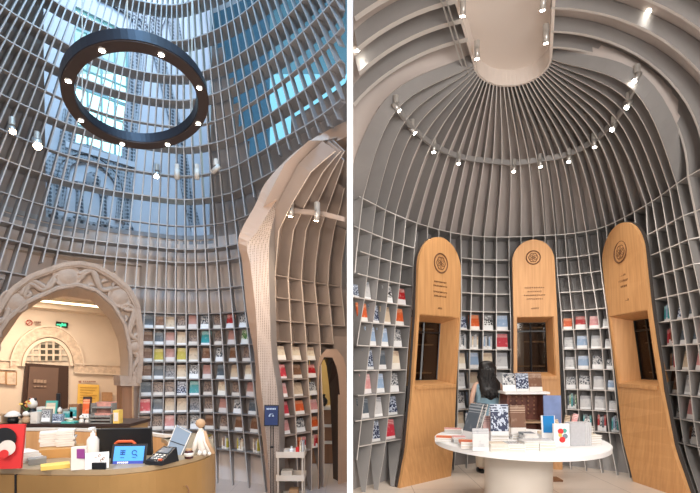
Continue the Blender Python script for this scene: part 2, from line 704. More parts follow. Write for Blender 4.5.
# right vault continues towards the viewer
rows = []
for Y in (3.0, 1.5, 0, -1.5):
    r = [V((4.83, Y, 0)), V((4.5, Y, 1.85)), V((4.1, Y, 3.74))]
    ox = 1.34
    for s in range(1, 13):
        th = s/12*PI/2
        r.append(V((ox + (4.1-ox)*math.cos(th), Y, 3.74+1.62*math.sin(th))))
    rows.append(r)
b = MB(); b.grid(rows)
struct(b.build('wall_right', M['shell'], None, True))
b = MB(); b.box((3, -1.52, 2.8), (3.2, .02, 2.8))
struct(b.build('wall_entrance', M['plaster']))
b = MB()
b.quad((8, -1.6, 0), (8, 9.6, 0), (8, 9.6, 6.4), (8, -1.6, 6.4)); b.quad((.03, 9.6, 0), (8, 9.6, 0), (8, 9.6, 6.4), (.03, 9.6, 6.4))
b.quad((.03, -1.6, 6.4), (8, -1.6, 6.4), (8, 9.6, 6.4), (.03, 9.6, 6.4))
struct(b.build('sky_blocker', M['dark']))  # unseen box added to stop sky light leaking into the room
# oculus: a stadium shaped recess running back over the viewer
axis = V((-.47, -1, 0)).normalized()
rim = []
for k in range(0, 25):
    a = PI*k/24
    rim.append(OC + OA*math.cos(a) + OB*math.sin(a))
rim = [rim[0] + V((-.47*3.6, -3.6, 0))] + rim + [rim[-1] + V((-.41*3.6, -3.6, 0))]
oc = thing('ceiling_oculus', 'long beige oval ceiling panel with rounded end at the crown of the ribs', 'ceiling panel', tuple(OC))
A = rim
B = [p + V((0, 0, .26)) for p in rim]
th = []
for i in range(len(A)):
    t = (A[min(i+1, len(A)-1)]-A[max(0, i-1)])
    th.append(V((-t.y, t.x, 0)).normalized()*.03)
M['oculus'] = mat('beige ceiling paint', (.74, .66, .60), .7)
b = MB(); b.slab(A, B, th); b.build('rim', M['oculus'], oc)
A2 = [p + V((0, 0, .2)) for p in rim]
b = MB(); b.poly(A2, V((0, 0, .03))); b.build('panel', M['oculus'], oc)
A3 = [OC + V((0, 0, .19)) + (p-OC)*.86 if False else p + V((0, 0, .185)) for p in rim]
# side rail cable pair left of the oculus
b = MB()
for dx in (-.05, -.1):
    b.tube([rim[1] + V((dx, .1, -.03)), rim[0] + V((dx, 0, -.03))], .009, 6)
b.build('track_rail', M['steel'], oc)


def spot_head(pos, aim, label, glow, power, matc='steel', L=.11, r=.028, cone=75, colr=(1, .95, .88), grp='track spotlights', up=V((0, 0, 1))):
    t = thing('spotlight', label, 'spotlight', pos + up*.1, grp)
    d = (aim - pos).normalized()
    fm = frame(d)
    b = MB(); b.tube([pos + up*.13, pos + up*.045], .032, 10); b.tube([pos + up*.05, pos], .008, 6)
    b.build('bracket', M[matc], t)
    b = MB(); b.tube([pos - d*L*.5, pos + d*L*.5], r, 14)
    br_ = b.build('barrel', M[matc], t, True)
    b = MB(); b.tube([pos + d*(L*.5+.001), pos + d*(L*.5+.008)], r*.86, 14)
    b.build('lens', M[glow], br_)
    if power:
        l = bpy.data.lights.new('lamp', 'SPOT')
        l.energy = power; l.color = colr; l.spot_size = math.radians(cone); l.spot_blend = .6; l.shadow_soft_size = .04
        o = bpy.data.objects.new('lamp_beam', l)
        col.objects.link(o)
        o.location = pos + d*(L*.5+.03) - (pos + up*.1)
        o.rotation_euler = d.to_track_quat('-Z', 'Y').to_euler()
        o.parent = t
    return t


tb = V((1.93, 5.05, .8))
RS = [(396, 107), (412, 130), (434, 148), (459, 160), (484, 163), (514, 168), (540, 163), (569, 158), (594, 143), (614, 127), (629, 104), (637, 77)]
nm = ['first', 'second', 'third', 'fourth', 'fifth', 'sixth', 'seventh', 'eighth', 'ninth', 'tenth', 'eleventh', 'twelfth']
glowing = {3: 1, 4: 0, 5: 1, 6: 1, 7: 1, 2: 1, 8: 1, 9: 1}
for k, (px, py) in enumerate(RS):
    if k == 4:
        continue
    i = min(range(-28, 33), key=lambda q: abs(proj(ring46(q/2))[0]-px))/2
    p = ring46(i)
    Y = p.y - .03
    pos = W(px, py, Y)
    tgt = tb + V(((k-5)*.35, 1.2, .2)) if k % 2 else V((p.x*1.0 + (p.x-CR.x)*.4, p.y + .1, 1.4)) + V((CR.x-p.x, CR.y-p.y, 0))*.12
    if k in (0, 1):
        tgt = V((2.6, 5.6, 2.5))
    if k in (9, 10, 11):
        tgt = V((1.4, 4.6, 2.2))
    spot_head(pos, tgt, '%s spotlight from the left along the grey lamp ring of the dome' % nm[k if k < 4 else k-1],
              'lamp', 44, grp='spotlights along the dome lamp ring')
for k, (px, py, lab) in enumerate([(463, 9, 'lit spotlight at the upper left edge of the beige oval ceiling panel'),
                                   (477, 53, 'lit spotlight low on the left edge of the oval ceiling panel'),
                                   (543, 3, 'lit spotlight at the upper right edge of the oval ceiling panel, cut by the frame'),
                                   (546, 37, 'bright spotlight on the right edge of the oval ceiling panel')]):
    Yo = 3.5*F/(HZ-py)
    pos = W(px, py, Yo)
    spot_head(pos, V((2.0 + (k-1.5)*.5, 6.3, .9)), lab, 'lamp', 26, cone=95, grp='spotlights beside the oval ceiling panel')
for px, py, Y, lab, aim in [(356, 45, 4.9, 'lit spotlight high between the vault ribs at the far left of the dome', V((1.5, 5.2, 1))),
                            (650, 5, 4.5, 'lit spotlight between the vault ribs high at the right', V((2.2, 4.6, 1)))]:
    spot_head(W(px, py, Y), aim, lab, 'lamp', 5, grp='spotlights between the vault ribs')


# ---- window niches in oak
def niche_thing(name, label, Lt, Rt, apex, zo, uo, skew=0):
    """Lt/Rt: lists (z, px, Y) of the two edges; apex z; zo opening z range; uo opening u range"""
    def edge(tab, z):
        px = lin(sorted((q[0], q[1]) for q in tab), z)
        Y = lin(sorted((q[0], q[2]) for q in tab), z)
        return V(((px-350)/F*Y, Y, z))
    lt0, rt0 = edge(Lt, 1.5), edge(Rt, 1.5)
    nrm = V((rt0.y-lt0.y, -(rt0.x-lt0.x), 0)).normalized()     # towards the room
    if nrm.dot(CR - V((lt0.x, lt0.y, 0))) < 0:
        nrm = -nrm
    bkv = -nrm
    t = thing(name, label, 'window surround', tuple((edge(Lt, 0)+edge(Rt, 0))/2), 'oak window surrounds in the bookcase')
    wdt = (rt0-lt0).length

    def S(u, z):
        return edge(Lt, z).lerp(edge(Rt, z), u)
    ks = [0, .15, .3, .45, .6, .8, 1.0, 1.2, zo[0]]
    hw = wdt/2

    def strip(b, u0, u1, zs, th=.05):
        A = [S(u0, z) for z in zs]
        B = [S(u1, z) for z in zs]
        b.slab(A, B, bkv*th)
    b = MB()
    strip(b, 0, 1, [z for z in ks if z < zo[0]-.01] + [zo[0]-.07])
    o1 = b.build('lower_panel', M['oak'], t)
    b = MB()
    zc = apex - hw
    # arch top panel as a fan of rows
    zs = [zo[1], (zo[1]+zc)/2, zc] + [zc + hw*math.sin(PI/2*k/14) for k in range(1, 15)]
    A, B = [], []
    for z in zs:
        if z <= zc:
            w = 1.0
        else:
            w = max(.02, math.sqrt(max(0, 1-((z-zc)/hw)**2)))
        A.append(S(.5-w/2, z)); B.append(S(.5+w/2, z))
    b.slab(A, B, bkv*.05)
    b.build('arched_head', M['oak'], t)
    for u0, u1 in ((0, uo[0]), (uo[1], 1)):
        b = MB()
        strip(b, u0, u1, [zo[0]-.07, (zo[0]+zo[1])/2, zo[1]])
        b.build('jamb', M['oak'], t)
    # outer casing edge (sides run into the bookcase)
    b = MB()
    C = [S(0, z) for z in [0, .3, .6, 1.0, 1.5, 2.0, 2.5, zc]] + [p for p in A[3:]]
    D = [S(1, z) for z in [0, .3, .6, 1.0, 1.5, 2.0, 2.5, zc]] + [p for p in B[3:]]
    for E in (C, D):
        b.slab([p + bkv*.02 for p in E], [p + bkv*.06 for p in E], .02)
    b.build('casing', M['casing'], t)
    dp = .29
    q = [S(uo[0], zo[0]), S(uo[1], zo[0]), S(uo[1], zo[1]), S(uo[0], zo[1])]
    sh = .13
    cen = (q[0]+q[1]+q[2]+q[3])/4
    r = [p + bkv*dp + (cen-p)*sh for p in q]
    if skew:
        lv = (q[0]-q[1]).normalized()*skew
        r[1] = r[1] + lv; r[2] = r[2] + lv
    b = MB()
    b.slab([q[1], q[2]], [r[1], r[2]], .02); b.slab([q[0], q[3]], [r[0], r[3]], .02)
    b.slab([q[3], q[2]], [r[3], r[2]], .02)
    b.build('reveal', M['oak'], t)
    b = MB()
    fr = [p + nrm*.04 for p in q[:2]]
    b.slab([fr[0] + V((0, 0, -.02)), r[0] + V((0, 0, -.02))], [fr[1] + V((0, 0, -.02)), r[1] + V((0, 0, -.02))], V((0, 0, .05)))
    b.slab([S(uo[0], zo[0]-.10), S(uo[0], zo[0]-.015)], [S(uo[1], zo[0]-.10), S(uo[1], zo[0]-.015)], bkv*.05)
    b.build('sill', M['oak'], t)
    # window with black bars, set deep
    wn = bpy.data.objects.new('window', None); col.objects.link(wn); wn.parent = t; wn.location = (0, 0, 0)
    b = MB()
    bars = [(r[0], r[3]), (r[1], r[2]), (r[0].lerp(r[1], .5), r[3].lerp(r[2], .5)), (r[3], r[2]), (r[0], r[1]), (r[0].lerp(r[3], .82), r[1].lerp(r[2], .82))]
    for a, c in bars:
        b.tube([a, c], .018, 4)
    bpy.data.objects.remove(wn)
    wf = b.build('window_frame', M['blackframe'], t)
    b = MB(); b.slab([r[0] + bkv*.02, r[1] + bkv*.02], [r[3] + bkv*.02, r[2] + bkv*.02], .006)
    b.build('pane', M['glass_dark'], wf)
    # dark room seen through: shelf planks and a back board
    bb = MB()
    g = [p + bkv*.5 + (p-cen)*.0 for p in r]
    bb.slab([g[0], g[1]], [g[3], g[2]], .02)
    bb.slab([r[0] + bkv*.03, r[3] + bkv*.03], [g[0], g[3]], .01)
    bb.slab([r[1] + bkv*.03, r[2] + bkv*.03], [g[1], g[2]], .01)
    bb.slab([r[0] + bkv*.03, r[1] + bkv*.03], [g[0], g[1]], .01)
    bb.slab([r[3] + bkv*.03, r[2] + bkv*.03], [g[3], g[2]], .01)
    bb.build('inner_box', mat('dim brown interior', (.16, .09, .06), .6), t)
    b = MB()
    for f in (.12, .62, .9):
        a0, a1 = r[0].lerp(r[3], f) + bkv*.12, r[1].lerp(r[2], f) + bkv*.12
        b.slab([a0, a1], [a0 + bkv*.12, a1 + bkv*.12], V((0, 0, .02)))
    b.build('inner_shelf', mat('tan board', (.5, .33, .2), .6), t)
    # emblem: engraved double ring with petals
    fm = frame(nrm)
    ec = S(.5, apex - hw*EMB[name]) + nrm*.028
    b = MB()
    R = hw*.31
    for rr, tk in ((R, .008), (R*.92, .004), (R*.62, .004)):
        pts = [ec + fm @ V((math.cos(a)*rr, 0, math.sin(a)*rr)) for a in [2*PI*k/40 for k in range(41)]]
        b.tube(pts, tk, 6)
    er_ = b.build('emblem_ring', M['engrave'], t)
    b = MB()
    for k in range(6):
        a = 2*PI*k/6
        c2 = ec + fm @ V((math.cos(a)*R*.38, 0, math.sin(a)*R*.38))
        pts = [c2 + fm @ V((math.cos(x)*R*.3, 0, math.sin(x)*R*.3)) for x in [2*PI*j/16 for j in range(17)]]
        b.tube(pts, .004, 5)
    b.build('emblem_petals', M['engrave'], er_)
    # lettering rows
    rnd = random.Random(sum(map(ord, label)))
    b = MB()
    for (zz, chars, size) in LET[name]:
        for c in range(chars):
            x = (c-(chars-1)/2)*size*1.25
            p = S(.5, zz) + nrm*.027
            o_ = fm @ V((x, 0, 0))
            for s in range(3):
                if rnd.random() < .5:
                    b.box(p + o_ + fm @ V((0, 0, (s-1)*size*.36)), (size*.45, .003, size*.08), fm)
                else:
                    b.box(p + o_ + fm @ V(((s-1)*size*.32, 0, 0)), (size*.08, .003, size*.45), fm)
    b.build('lettering', M['engrave'], t)
    return t


LET = {}
EMB = {}
EMB['window_surround'] = .82
LET['window_surround'] = [(2.83, 9, .024), (2.77, 10, .024), (2.68, 10, .024), (2.62, 9, .024), (2.44, 3, .026)]
niche_thing('window_surround', 'left oak window surround with arched top, leaning at the left of the dome', [(0, 398.4, 5.86), (.45, 405.6, 6.1), (1.25, 411, 6.32), (2.3, 416, 6.42), (3.3, 418, 6.45), (3.6, 418, 6.45)],
            [(0, 449.6, 6.5), (.45, 452.8, 6.72), (1.25, 455, 6.9), (2.3, 459, 6.95), (3.3, 460, 7.0), (3.6, 460, 7.0)], 3.5, (1.3, 2.33), (.05, .965))
LET['window_surround'] = [(2.83, 11, .022), (2.77, 8, .022), (2.71, 12, .022), (2.65, 9, .022), (2.5, 4, .026)]
niche_thing('window_surround', 'middle oak window surround, upright behind the wooden magazine stand', [(0, 512, 6.98), (.5, 513, 7.2), (1.25, 513.5, 7.25), (2.3, 513.5, 7.22), (3.3, 512, 7.25), (3.6, 512, 7.25)],
            [(0, 562, 6.9), (.5, 562, 7.1), (1.25, 560, 7.15), (2.3, 557, 7.12), (3.3, 554, 7.15), (3.6, 554, 7.15)], 3.6, (1.42, 2.37), (.07, .92))
LET['window_surround'] = [(2.88, 4, .03), (2.8, 6, .03), (2.72, 4, .03), (2.52, 4, .034)]
niche_thing('window_surround', 'right oak window surround, slanting beside the right hand shelves', [(0, 635, 6.18), (.54, 624, 6.5), (1.3, 618.5, 6.8), (2.3, 609.5, 6.8), (3.3, 603, 6.95), (3.6, 602, 6.95)],
            [(0, 692, 5.3), (.55, 674, 5.6), (1.33, 662, 5.8), (2.3, 651, 5.9), (3.3, 643, 5.95), (3.7, 641, 5.95)], 3.62, (1.32, 2.33), (.05, .965), .2)

# floor
b = MB(); b.quad((.02, -1.5, 0), (7, -1.5, 0), (7, 9.5, 0), (.02, 9.5, 0))
struct(b.build('floor_right', M['floor_r']))

# ------------------------------------------------------------------ BOOKS
def C(r, g, b_):
    f = lambda x: (x/255)**2.2
    return (f(r), f(g), f(b_))


PAL = [('white', C(205, 205, 205), C(120, 125, 140), C(240, 240, 240), 0), ('pale blue', C(150, 175, 205), C(225, 230, 240), C(235, 235, 235), 0),
       ('grey and white', C(200, 200, 200), C(70, 75, 85), C(240, 240, 240), 1), ('navy', C(40, 50, 80), C(190, 200, 215), C(220, 220, 220), 1),
       ('orange', C(215, 95, 50), C(245, 190, 150), C(240, 235, 230), 0), ('red', C(175, 40, 45), C(230, 200, 190), C(235, 230, 230), 0),
       ('beige', C(205, 185, 160), C(120, 95, 80), C(235, 230, 225), 0), ('pink', C(215, 150, 150), C(240, 220, 215), C(240, 235, 235), 0),
       ('black and white', C(40, 40, 45), C(225, 225, 225), C(235, 235, 235), 1), ('teal', C(60, 150, 155), C(205, 225, 220), C(235, 235, 235), 0),
       ('brown', C(120, 85, 65), C(190, 165, 145), C(225, 220, 215), 0), ('cream', C(230, 215, 190), C(160, 120, 100), C(240, 235, 225), 0),
       ('olive yellow', C(180, 165, 60), C(235, 225, 170), C(225, 225, 215), 0), ('slate', C(85, 95, 105), C(160, 165, 170), C(225, 225, 225), 0),
       ('green', C(85, 125, 80), C(205, 215, 190), C(230, 230, 225), 1), ('rose red', C(200, 60, 75), C(240, 205, 200), C(240, 225, 225), 0)]
PAL += [('taupe', C(150, 130, 118), C(95, 82, 78), C(215, 205, 195), 1), ('dusty pink', C(185, 140, 132), C(140, 100, 98), C(215, 205, 200), 0), ('grey', C(140, 138, 140), C(85, 88, 95), C(210, 208, 205), 1)]
PN = {p[0]: k for k, p in enumerate(PAL)}
COV = [cover_mat('cover ' + p[0], p[1], p[2], p[3], p[4], k) for k, p in enumerate(PAL)]
_bm = {}


def book_mesh(w, h, t, c):
    key = (round(w, 3), round(h, 3), round(t, 3), c)
    if key in _bm:
        return _bm[key]
    b = MB()
    e = .002
    b.box((0, -t/2+e, h/2), (w/2, e, h/2))             # front cover
    b.box((0, t/2-e, h/2), (w/2, e, h/2))
    b.box((-w/2+e, 0, h/2), (e, t/2-2*e, h/2))            # spine
    b.box((e/2, 0, h/2), (w/2-2.5*e, t/2-2*e, h/2-2.5*e), None, 1)
    me = bpy.data.meshes.new('book')
    me.from_pydata([tuple(p) for p in b.v], [], b.f)
    me.materials.append(COV[c]); me.materials.append(M['paper'])
    me.polygons.foreach_set('material_index', b.m)
    _bm[key] = me
    return me


def book(pos, n, w, h, t, c, label, grp, lean=0, roll=0, flat=False, name='book'):
    """n = direction the cover faces; base centre at pos"""
    o = bpy.data.objects.new(name, book_mesh(w, h, t, c))
    col.objects.link(o)
    fm = frame(n).to_4x4()
    if flat:
        fm = fm @ Matrix.Rotation(-PI/2, 4, 'X')
        o.matrix_world = Matrix.Translation(pos + V((0, 0, t/2))) @ fm @ Matrix.Translation((0, 0, -h/2))
    else:
        lift = abs(math.sin(lean))*t/2
        o.matrix_world = Matrix.Translation(pos + V((0, 0, lift + .001))) @ fm @ Matrix.Rotation(-lean, 4, 'X') @ Matrix.Rotation(roll, 4, 'Y')
    return tag(o, label, 'book', grp)


ORD = ['lowest', 'second', 'third', 'fourth', 'fifth', 'sixth', 'seventh', 'eighth']
rb = random.Random(11)
BIASR = ['white', 'white', 'grey and white', 'pale blue', 'pale blue', 'white', 'grey and white', 'slate', 'navy', 'pink', 'cream', 'taupe']
NTH = ['first', 'second', 'third', 'fourth', 'fifth', 'sixth', 'seventh', 'eighth', 'ninth', 'tenth', 'eleventh', 'twelfth', 'thirteenth', 'fourteenth']


def fill(i, k, zt, names, sect_label, bay, grp, spines=False, order=0):
    z = ZK[k]
    a, c = rpt(i, z), rpt(i+1, z)
    if a.x < (.02 if i == -14 else .12):
        return
    mid = (a+c)/2
    nrm = -outward(mid)
    side = (c-a).normalized()
    wcell = (c-a).length
    fn = V((side.y, -side.x, 0))
    if fn.dot(nrm) < 0:
        fn = -fn
    base = V((mid.x, mid.y, z+.008))
    cell_h = ZK[k+1]-z
    if spines:
        nb = spines
        tt = min(.03, (wcell-.05)/nb)
        for s in range(nb):
            cn = names[s % len(names)]
            off = (s-(nb-1)/2)*tt
            h = cell_h*(.66 + .1*((s*7 + i) % 3)/2)
            d = .13
            ctr = base + side*off - fn*(.06+d/2)
            book(ctr, side, d, h, tt-.002, PN[cn], '%s upright book, %s from left, %s shelf, %s' % (cn, NTH[s], ORD[order], bay), grp)
    else:
        cn = names
        w = min(.2, wcell*(.5 if i == -14 else .78))
        h = min(cell_h*.82, w*1.38)
        ctr = base - fn*.07 + (side*.03 if i == -14 else V((0, 0, 0)))
        book(ctr, fn, w, h, .02, PN[cn], '%s book, %s shelf from floor, %s' % (cn, ORD[order], bay), grp, lean=.16)


LEFTC = {6: {-13: 'white', -12: 'slate', -11: 'black and white', -10: 'red'},
         5: {-13: 'orange', -12: 'navy', -11: 'beige', -10: 'orange'},
         4: {-13: 'grey and white', -12: 'pale blue', -11: 'pale blue', -10: 'grey and white'}}
for k in range(0, 7):
    if k in (2, 3, 5, 6):
        fill(-14, k, None, ['white', 'red', 'pale blue', 'white', 'grey', 'orange', 'navy'][k], '', 'narrow first bay beside the white partition', 'books left of the left oak surround', order=k)
    for ci, i in enumerate((-13, -12, -11, -10)):
        cn = LEFTC.get(k, {}).get(i) or rb.choice(BIASR + ['orange', 'rose red'])
        if k == 1 and i == -11: cn = 'white'
        if k == 0 and i == -12: cn = 'rose red'
        if k == 6 and i == -12: continue
        fill(i, k, None, cn, '', '%s bay past the white partition' % NTH[ci], 'books left of the left oak surround', order=k)
for k in range(0, 6):
    for ci, i in enumerate((-5, -4, -3, -2)):
        bay = '%s bay past left surround' % NTH[ci]
        if k == 5:
            fill(i, k, None, ['navy', 'orange', 'black and white', 'pale blue'][ci], '', bay, 'books behind the woman', order=k)
        elif k == 4 and ci < 3:
            fill(i, k, None, [['slate', 'white', 'grey and white'], ['white', 'cream', 'white'], ['pale blue', 'white', 'slate']][ci], '', bay, 'books behind the woman', spines=5, order=k)
        elif k == 4:
            fill(i, k, None, 'rose red', '', bay, 'books behind the woman', order=k)
        else:
            fill(i, k, None, rb.choice(['white', 'pale blue', 'grey and white', 'white', 'cream']), '', bay, 'books behind the woman', order=k)
for k in range(0, 6):
    for ci, i in enumerate((3, 4, 5, 6)):
        bay = '%s bay past middle surround' % NTH[ci]
        if k == 5:
            fill(i, k, None, ['orange', 'red', 'pink', 'white'][ci], '', bay, 'books between middle and right surrounds', order=k)
        elif k == 1 and ci == 0:
            fill(i, k, None, ['slate', 'green', 'teal'], '', bay, 'books between middle and right surrounds', spines=5, order=k)
        elif k == 0:
            fill(i, k, None, [['slate', 'brown', 'cream'], ['teal', 'slate', 'white'], ['red', 'black and white', 'slate'], ['teal', 'pale blue', 'navy']][ci], '', bay,
                 'books between middle and right surrounds', spines=4, order=k)
        else:
            fill(i, k, None, rb.choice(['white', 'grey and white', 'white', 'pale blue']), '', bay, 'books between middle and right surrounds', order=k)
for k in range(0, 6):
    for ci, i in enumerate((12, 13, 14, 15)):
        bay = '%s bay past right surround' % NTH[ci]
        if ci == 0 and k in (0, 3, 4):
            fill(i, k, None, ['brown', 'slate', 'rose red'] if k != 4 else ['rose red', 'red', 'brown'], '', bay, 'books at the far right', spines=4, order=k)
        elif ci == 0 and k == 5:
            fill(i, k, None, ['teal', 'pale blue', 'teal'], '', bay, 'books at the far right', spines=4, order=k)
        else:
            fill(i, k, None, rb.choice(['slate', 'beige', 'white', 'grey and white', 'pink', 'brown', 'navy']), '', bay, 'books at the far right', order=k)

# ------------------------------------------------------------------ TABLE
TT = .77
TC = V((1.885, 5.05, 0))
t = thing('round_table', 'round white table on a drum pedestal, covered with books', 'table', (TC.x, TC.y, 0))
b = MB(); b.lathe((TC.x, TC.y, 0), [(.89, TT-.065), (.915, TT-.06), (.92, TT-.01), (.91, TT)], 96)
b.build('tabletop', M['white'], t, False)
b = MB(); b.lathe((TC.x-.0, TC.y, 0), [(.36, 0), (.36, .02), (.36, TT-.066)], 48)
b.build('pedestal', mat('ivory pedestal', (.66, .60, .53), .5), t, True)


def tpos(px, py, z=TT):
    p = WZ(px, py, z)
    return p


def stack(px, py, w, d, specs, yaw, place, grp='book piles on the round table', z0=TT):
    """flat pile whose front edge centre is at pixel px,py"""
    p = tpos(px, py, z0)
    f = V((math.sin(yaw), -math.cos(yaw), 0))
    z = z0
    base = p - f*(d/2)
    n = len(specs)
    for s, (cn, t_) in enumerate(specs):
        q = V((base.x + (s % 2)*.004, base.y, z))
        where = 'top' if s == n-1 else ('bottom' if s == 0 else '%s from the bottom' % NTH[s])
        book(q, f, w, d, t_, PN[cn], '%s %s book of pile %s' % (where, cn, place) if where in ('top', 'bottom') else
             '%s book, %s, of pile %s' % (cn, where.replace(' the',''), place), grp, flat=True)
        z += t_ + .001


def up(px, py, w, h, t_, cn, label, yaw=0, lean=.15, roll=0, z0=TT, grp=None):
    p = tpos(px, py, z0)
    f = V((math.sin(yaw), -math.cos(yaw), 0))
    return book(V((p.x, p.y, z0)) + (-f)*t_*.5, f, w, h, t_, PN[cn], label, grp, lean=lean, roll=roll)


sY = lambda n: n * 1.0
stack(443, 442, .17, .23, [('grey and white', .018), ('orange', .018)], -.25, 'at the left rim of the round table')
stack(453, 434, .20, .2, [('white', .016), ('slate', .016), ('pink', .016)], -.2, 'behind the left rim pile')
stack(460, 444, .13, .19, [('slate', .02), ('grey and white', .02), ('pink', .02)], -.15, 'under the leaning magazines')
stack(469, 449, .155, .21, [('white', .035), ('orange', .025)], -.1, 'left of the upright white card')
stack(500, 452, .17, .2, [('cream', .034), ('cream', .034)], 0, 'of two cream books at the table front')
stack(517, 452, .16, .2, [('beige', .022), ('cream', .022), ('grey and white', .022)], 0, 'just right of the cream pair')
stack(532, 451, .145, .2, [('white', .022), ('cream', .022), ('cream', .02), ('white', .022)], 0, 'before the narrow grey pile')
stack(548, 451, .155, .2, [('cream', .032), ('white', .03), ('white', .026)], 0, 'before the blue panelled board')
stack(531.5, 444, .135, .19, [('grey and white', .02), ('slate', .02), ('grey and white', .02), ('white', .02), ('slate', .02)], 0, 'just left of the blue panelled board')
stack(500, 441, .19, .2, [('white', .03), ('white', .03)], 0, 'under the navy upright book')
stack(519, 440, .15, .2, [('grey and white', .026), ('white', .026)], 0, 'under the brown catalogue')
stack(596, 445, .14, .2, [('slate', .028), ('white', .022), ('grey and white', .022), ('cream', .022)], .2, 'at the table right rim')
stack(588, 434, .15, .2, [('cream', .03), ('white', .03), ('cream', .03)], .15, 'behind the grey slipcase')
up(481, 451, .155, .215, .012, 'white', 'white card with pink print standing at the front left of the round table', -.05, .1)
COV[PN['white']]
for k, dx in enumerate((0, 3.4)):
    up(466+dx*1.4, 441-k, .2, .42, .022, 'grey and white' if k else 'slate', 'grey magazine tilted steeply on a stand at the left of the table, %s of two' % ('right' if k else 'left'),
       -1.15, .35, z0=TT, grp='leaning magazines')
up(500, 436, .19, .34, .03, 'navy', 'tall navy and white book standing upright near the table middle', 0, .08, z0=TT+.062)
up(519, 435, .17, .32, .025, 'brown', 'brown catalogue with printed figure standing upright on the table', .05, .14, z0=TT+.054)
up(474, 436, .2, .26, .02, 'white', 'white cover leaning back behind the magazines on the table', -.3, .3)
# blue tablet like cover
o = thing('display_stand', 'upright white board with glossy blue panel on the round table', 'display stand', tpos(548, 440))
p = tpos(549, 443)
fm = frame(V((0, -1, .12)))
b = MB(); b.box(p + V((0, .02, .105+.065)), (.072, .008, .12), fm); bd_ = b.build('board', M['white'], o)
b = MB(); b.box(p + V((0.0, .008, .125+.075)), (.058, .004, .09), fm); b.build('blue_panel', mat('glossy blue print', (.02, .22, .55), .2), bd_)
b = MB(); b.box(p + V((0, .05, .025)), (.07, .05, .024)); b.build('foot', M['white'], o)
# album and floral box at right
pal = mat('pale grey album', (.48, .48, .50), .5, 0, .05, 40)
o = thing('album_box', 'large grey slipcase standing at the right front of the round table', 'book', tpos(581, 446))
p = tpos(581, 446)
b = MB(); b.box(p + V((0, .06, .12)), (.115, .05, .118), frame(V((.1, -1, 0)))); b.build('case', pal, o)
b = MB()
for kx in (.055, .075, .095):
    b.box(p + V((kx, .006, .12)), (.002, .003, .116), frame(V((.1, -1, 0))))
b.build('spine_line', M['white'], o)
o = thing('floral_book', 'white book with red and green flower print beside the grey slipcase', 'book', tpos(562, 446))
p = tpos(562, 447)
b = MB(); b.box(p + V((0, .02, .118)), (.078, .018, .115), frame(V((0, -1, .06)))); b.build('cover', M['white'], o)
for dx, dz, r_, m_ in ((-.015, .16, .028, 'red'), (.025, .165, .022, 'teal'), (.03, .11, .026, 'bluebox'), (0, .075, .03, 'red'), (-.02, .12, .018, 'yellowpaper')):
    b = MB(); b.lathe(p + V((dx, -.006 + (dz-.118)*.06, dz)), [(r_, -.002), (r_, .002)], 14, 0, Matrix.Rotation(PI/2, 3, 'X')); b.build('flower', M[m_], o)
# loose things behind: rolled posters / spiral books
for k, (px, py, ln, cn, rl) in enumerate([(566, 436, .24, 'beige', -.35), (572, 436, .26, 'pink', -.5), (584, 436, .2, 'black and white', -.6), (560, 437, .2, 'cream', .3)]):
    up(px, py, .045, ln, .04, cn, ['beige narrow book leaning behind the flower print book', 'pink narrow book tilted behind the flower print book',
                                   'black and white narrow book tilted above the grey slipcase', 'cream narrow book leaning left behind the flower print book'][k], .1, .1, roll=-rl*.6)
up(489, 440, .12, .26, .03, 'dusty pink', 'dusty pink book leaning behind the upright white card', -.1, .2)
up(509, 434, .10, .34, .03, 'taupe', 'taupe book upright between the navy book and brown catalogue', .1, .1)
up(493, 433, .12, .3, .03, 'white', 'white book leaning left behind the navy upright book', -.5, .2)
# small pile front of display
stack(548, 438, .12, .16, [('white', .03), ('cream', .03)], 0, 'behind the blue panelled board')

# magazine stand behind the table
sx0, sx1, sy = 507, 547, 6.25
x0, x1 = (sx0-350)/F*sy, (sx1-350)/F*sy
st = thing('magazine_stand', 'dark red brown wooden stand with white top, behind the round table', 'display stand', ((x0+x1)/2, sy+.15, 0))
ztop = 1.6-28*sy/F
red = woodmat('red brown lattice wood', (.10, .03, .02), (.20, .07, .045), (12, 12, 12))
b = MB(); b.box(((x0+x1)/2, sy+.28, ztop/2), ((x1-x0)/2, .012, ztop/2-.02)); b.build('back_panel', red, st)
for xx in (x0+.012, x1-.012):
    b = MB(); b.box((xx, sy+.14, ztop/2-.01), (.012, .14, ztop/2-.01)); b.build('side_panel', red, st)
for zz in (.12, .45, .8):
    b = MB(); b.box(((x0+x1)/2, sy+.14, zz), ((x1-x0)/2-.03, .13, .011)); b.build('shelf', mat('tan board', (.5, .33, .2), .6), st)
b = MB(); b.box(((x0+x1)/2, sy+.13, ztop), ((x1-x0)/2+.03, .16, .016)); b.build('top', M['white'], st)
b = MB()
for a in range(7):
    for c in range(5):
        b.lathe((x0+.06+a*.085, sy+.262, .9+c*.06), [(.014, -.005), (.010, .005)], 8, 0, Matrix.Rotation(PI/2, 3, 'X'))
b.build('stud', mat('tan stud', (.35, .18, .1), .5), st)
for k, (px, cn, lb) in enumerate([(512, 'grey and white', 'grey magazine with yellow foot, left on the wooden stand'), (525.5, 'navy', 'dark blue magazine in the middle on the wooden stand'), (539, 'brown', 'blue and brown magazine at the right on the wooden stand')]):
    X = (px-350)/F*sy
    book(V((X, sy+.1, ztop+.016)), V((0, -1, 0)), .18, .26, .012, PN[cn], lb, 'magazines on the wooden stand', lean=.2)
o = thing('poster_board', 'blue violet poster board standing right of the wooden stand', 'poster', (2.75, 6.3, 0))
b = MB(); b.box(((553-350)/F*6.2, 6.22, .92), (.12, .01, .26), frame(V((0, -1, .06)))); b.build('board', mat('violet blue poster', (.22, .30, .55), .5, 0, .15, 5), o)
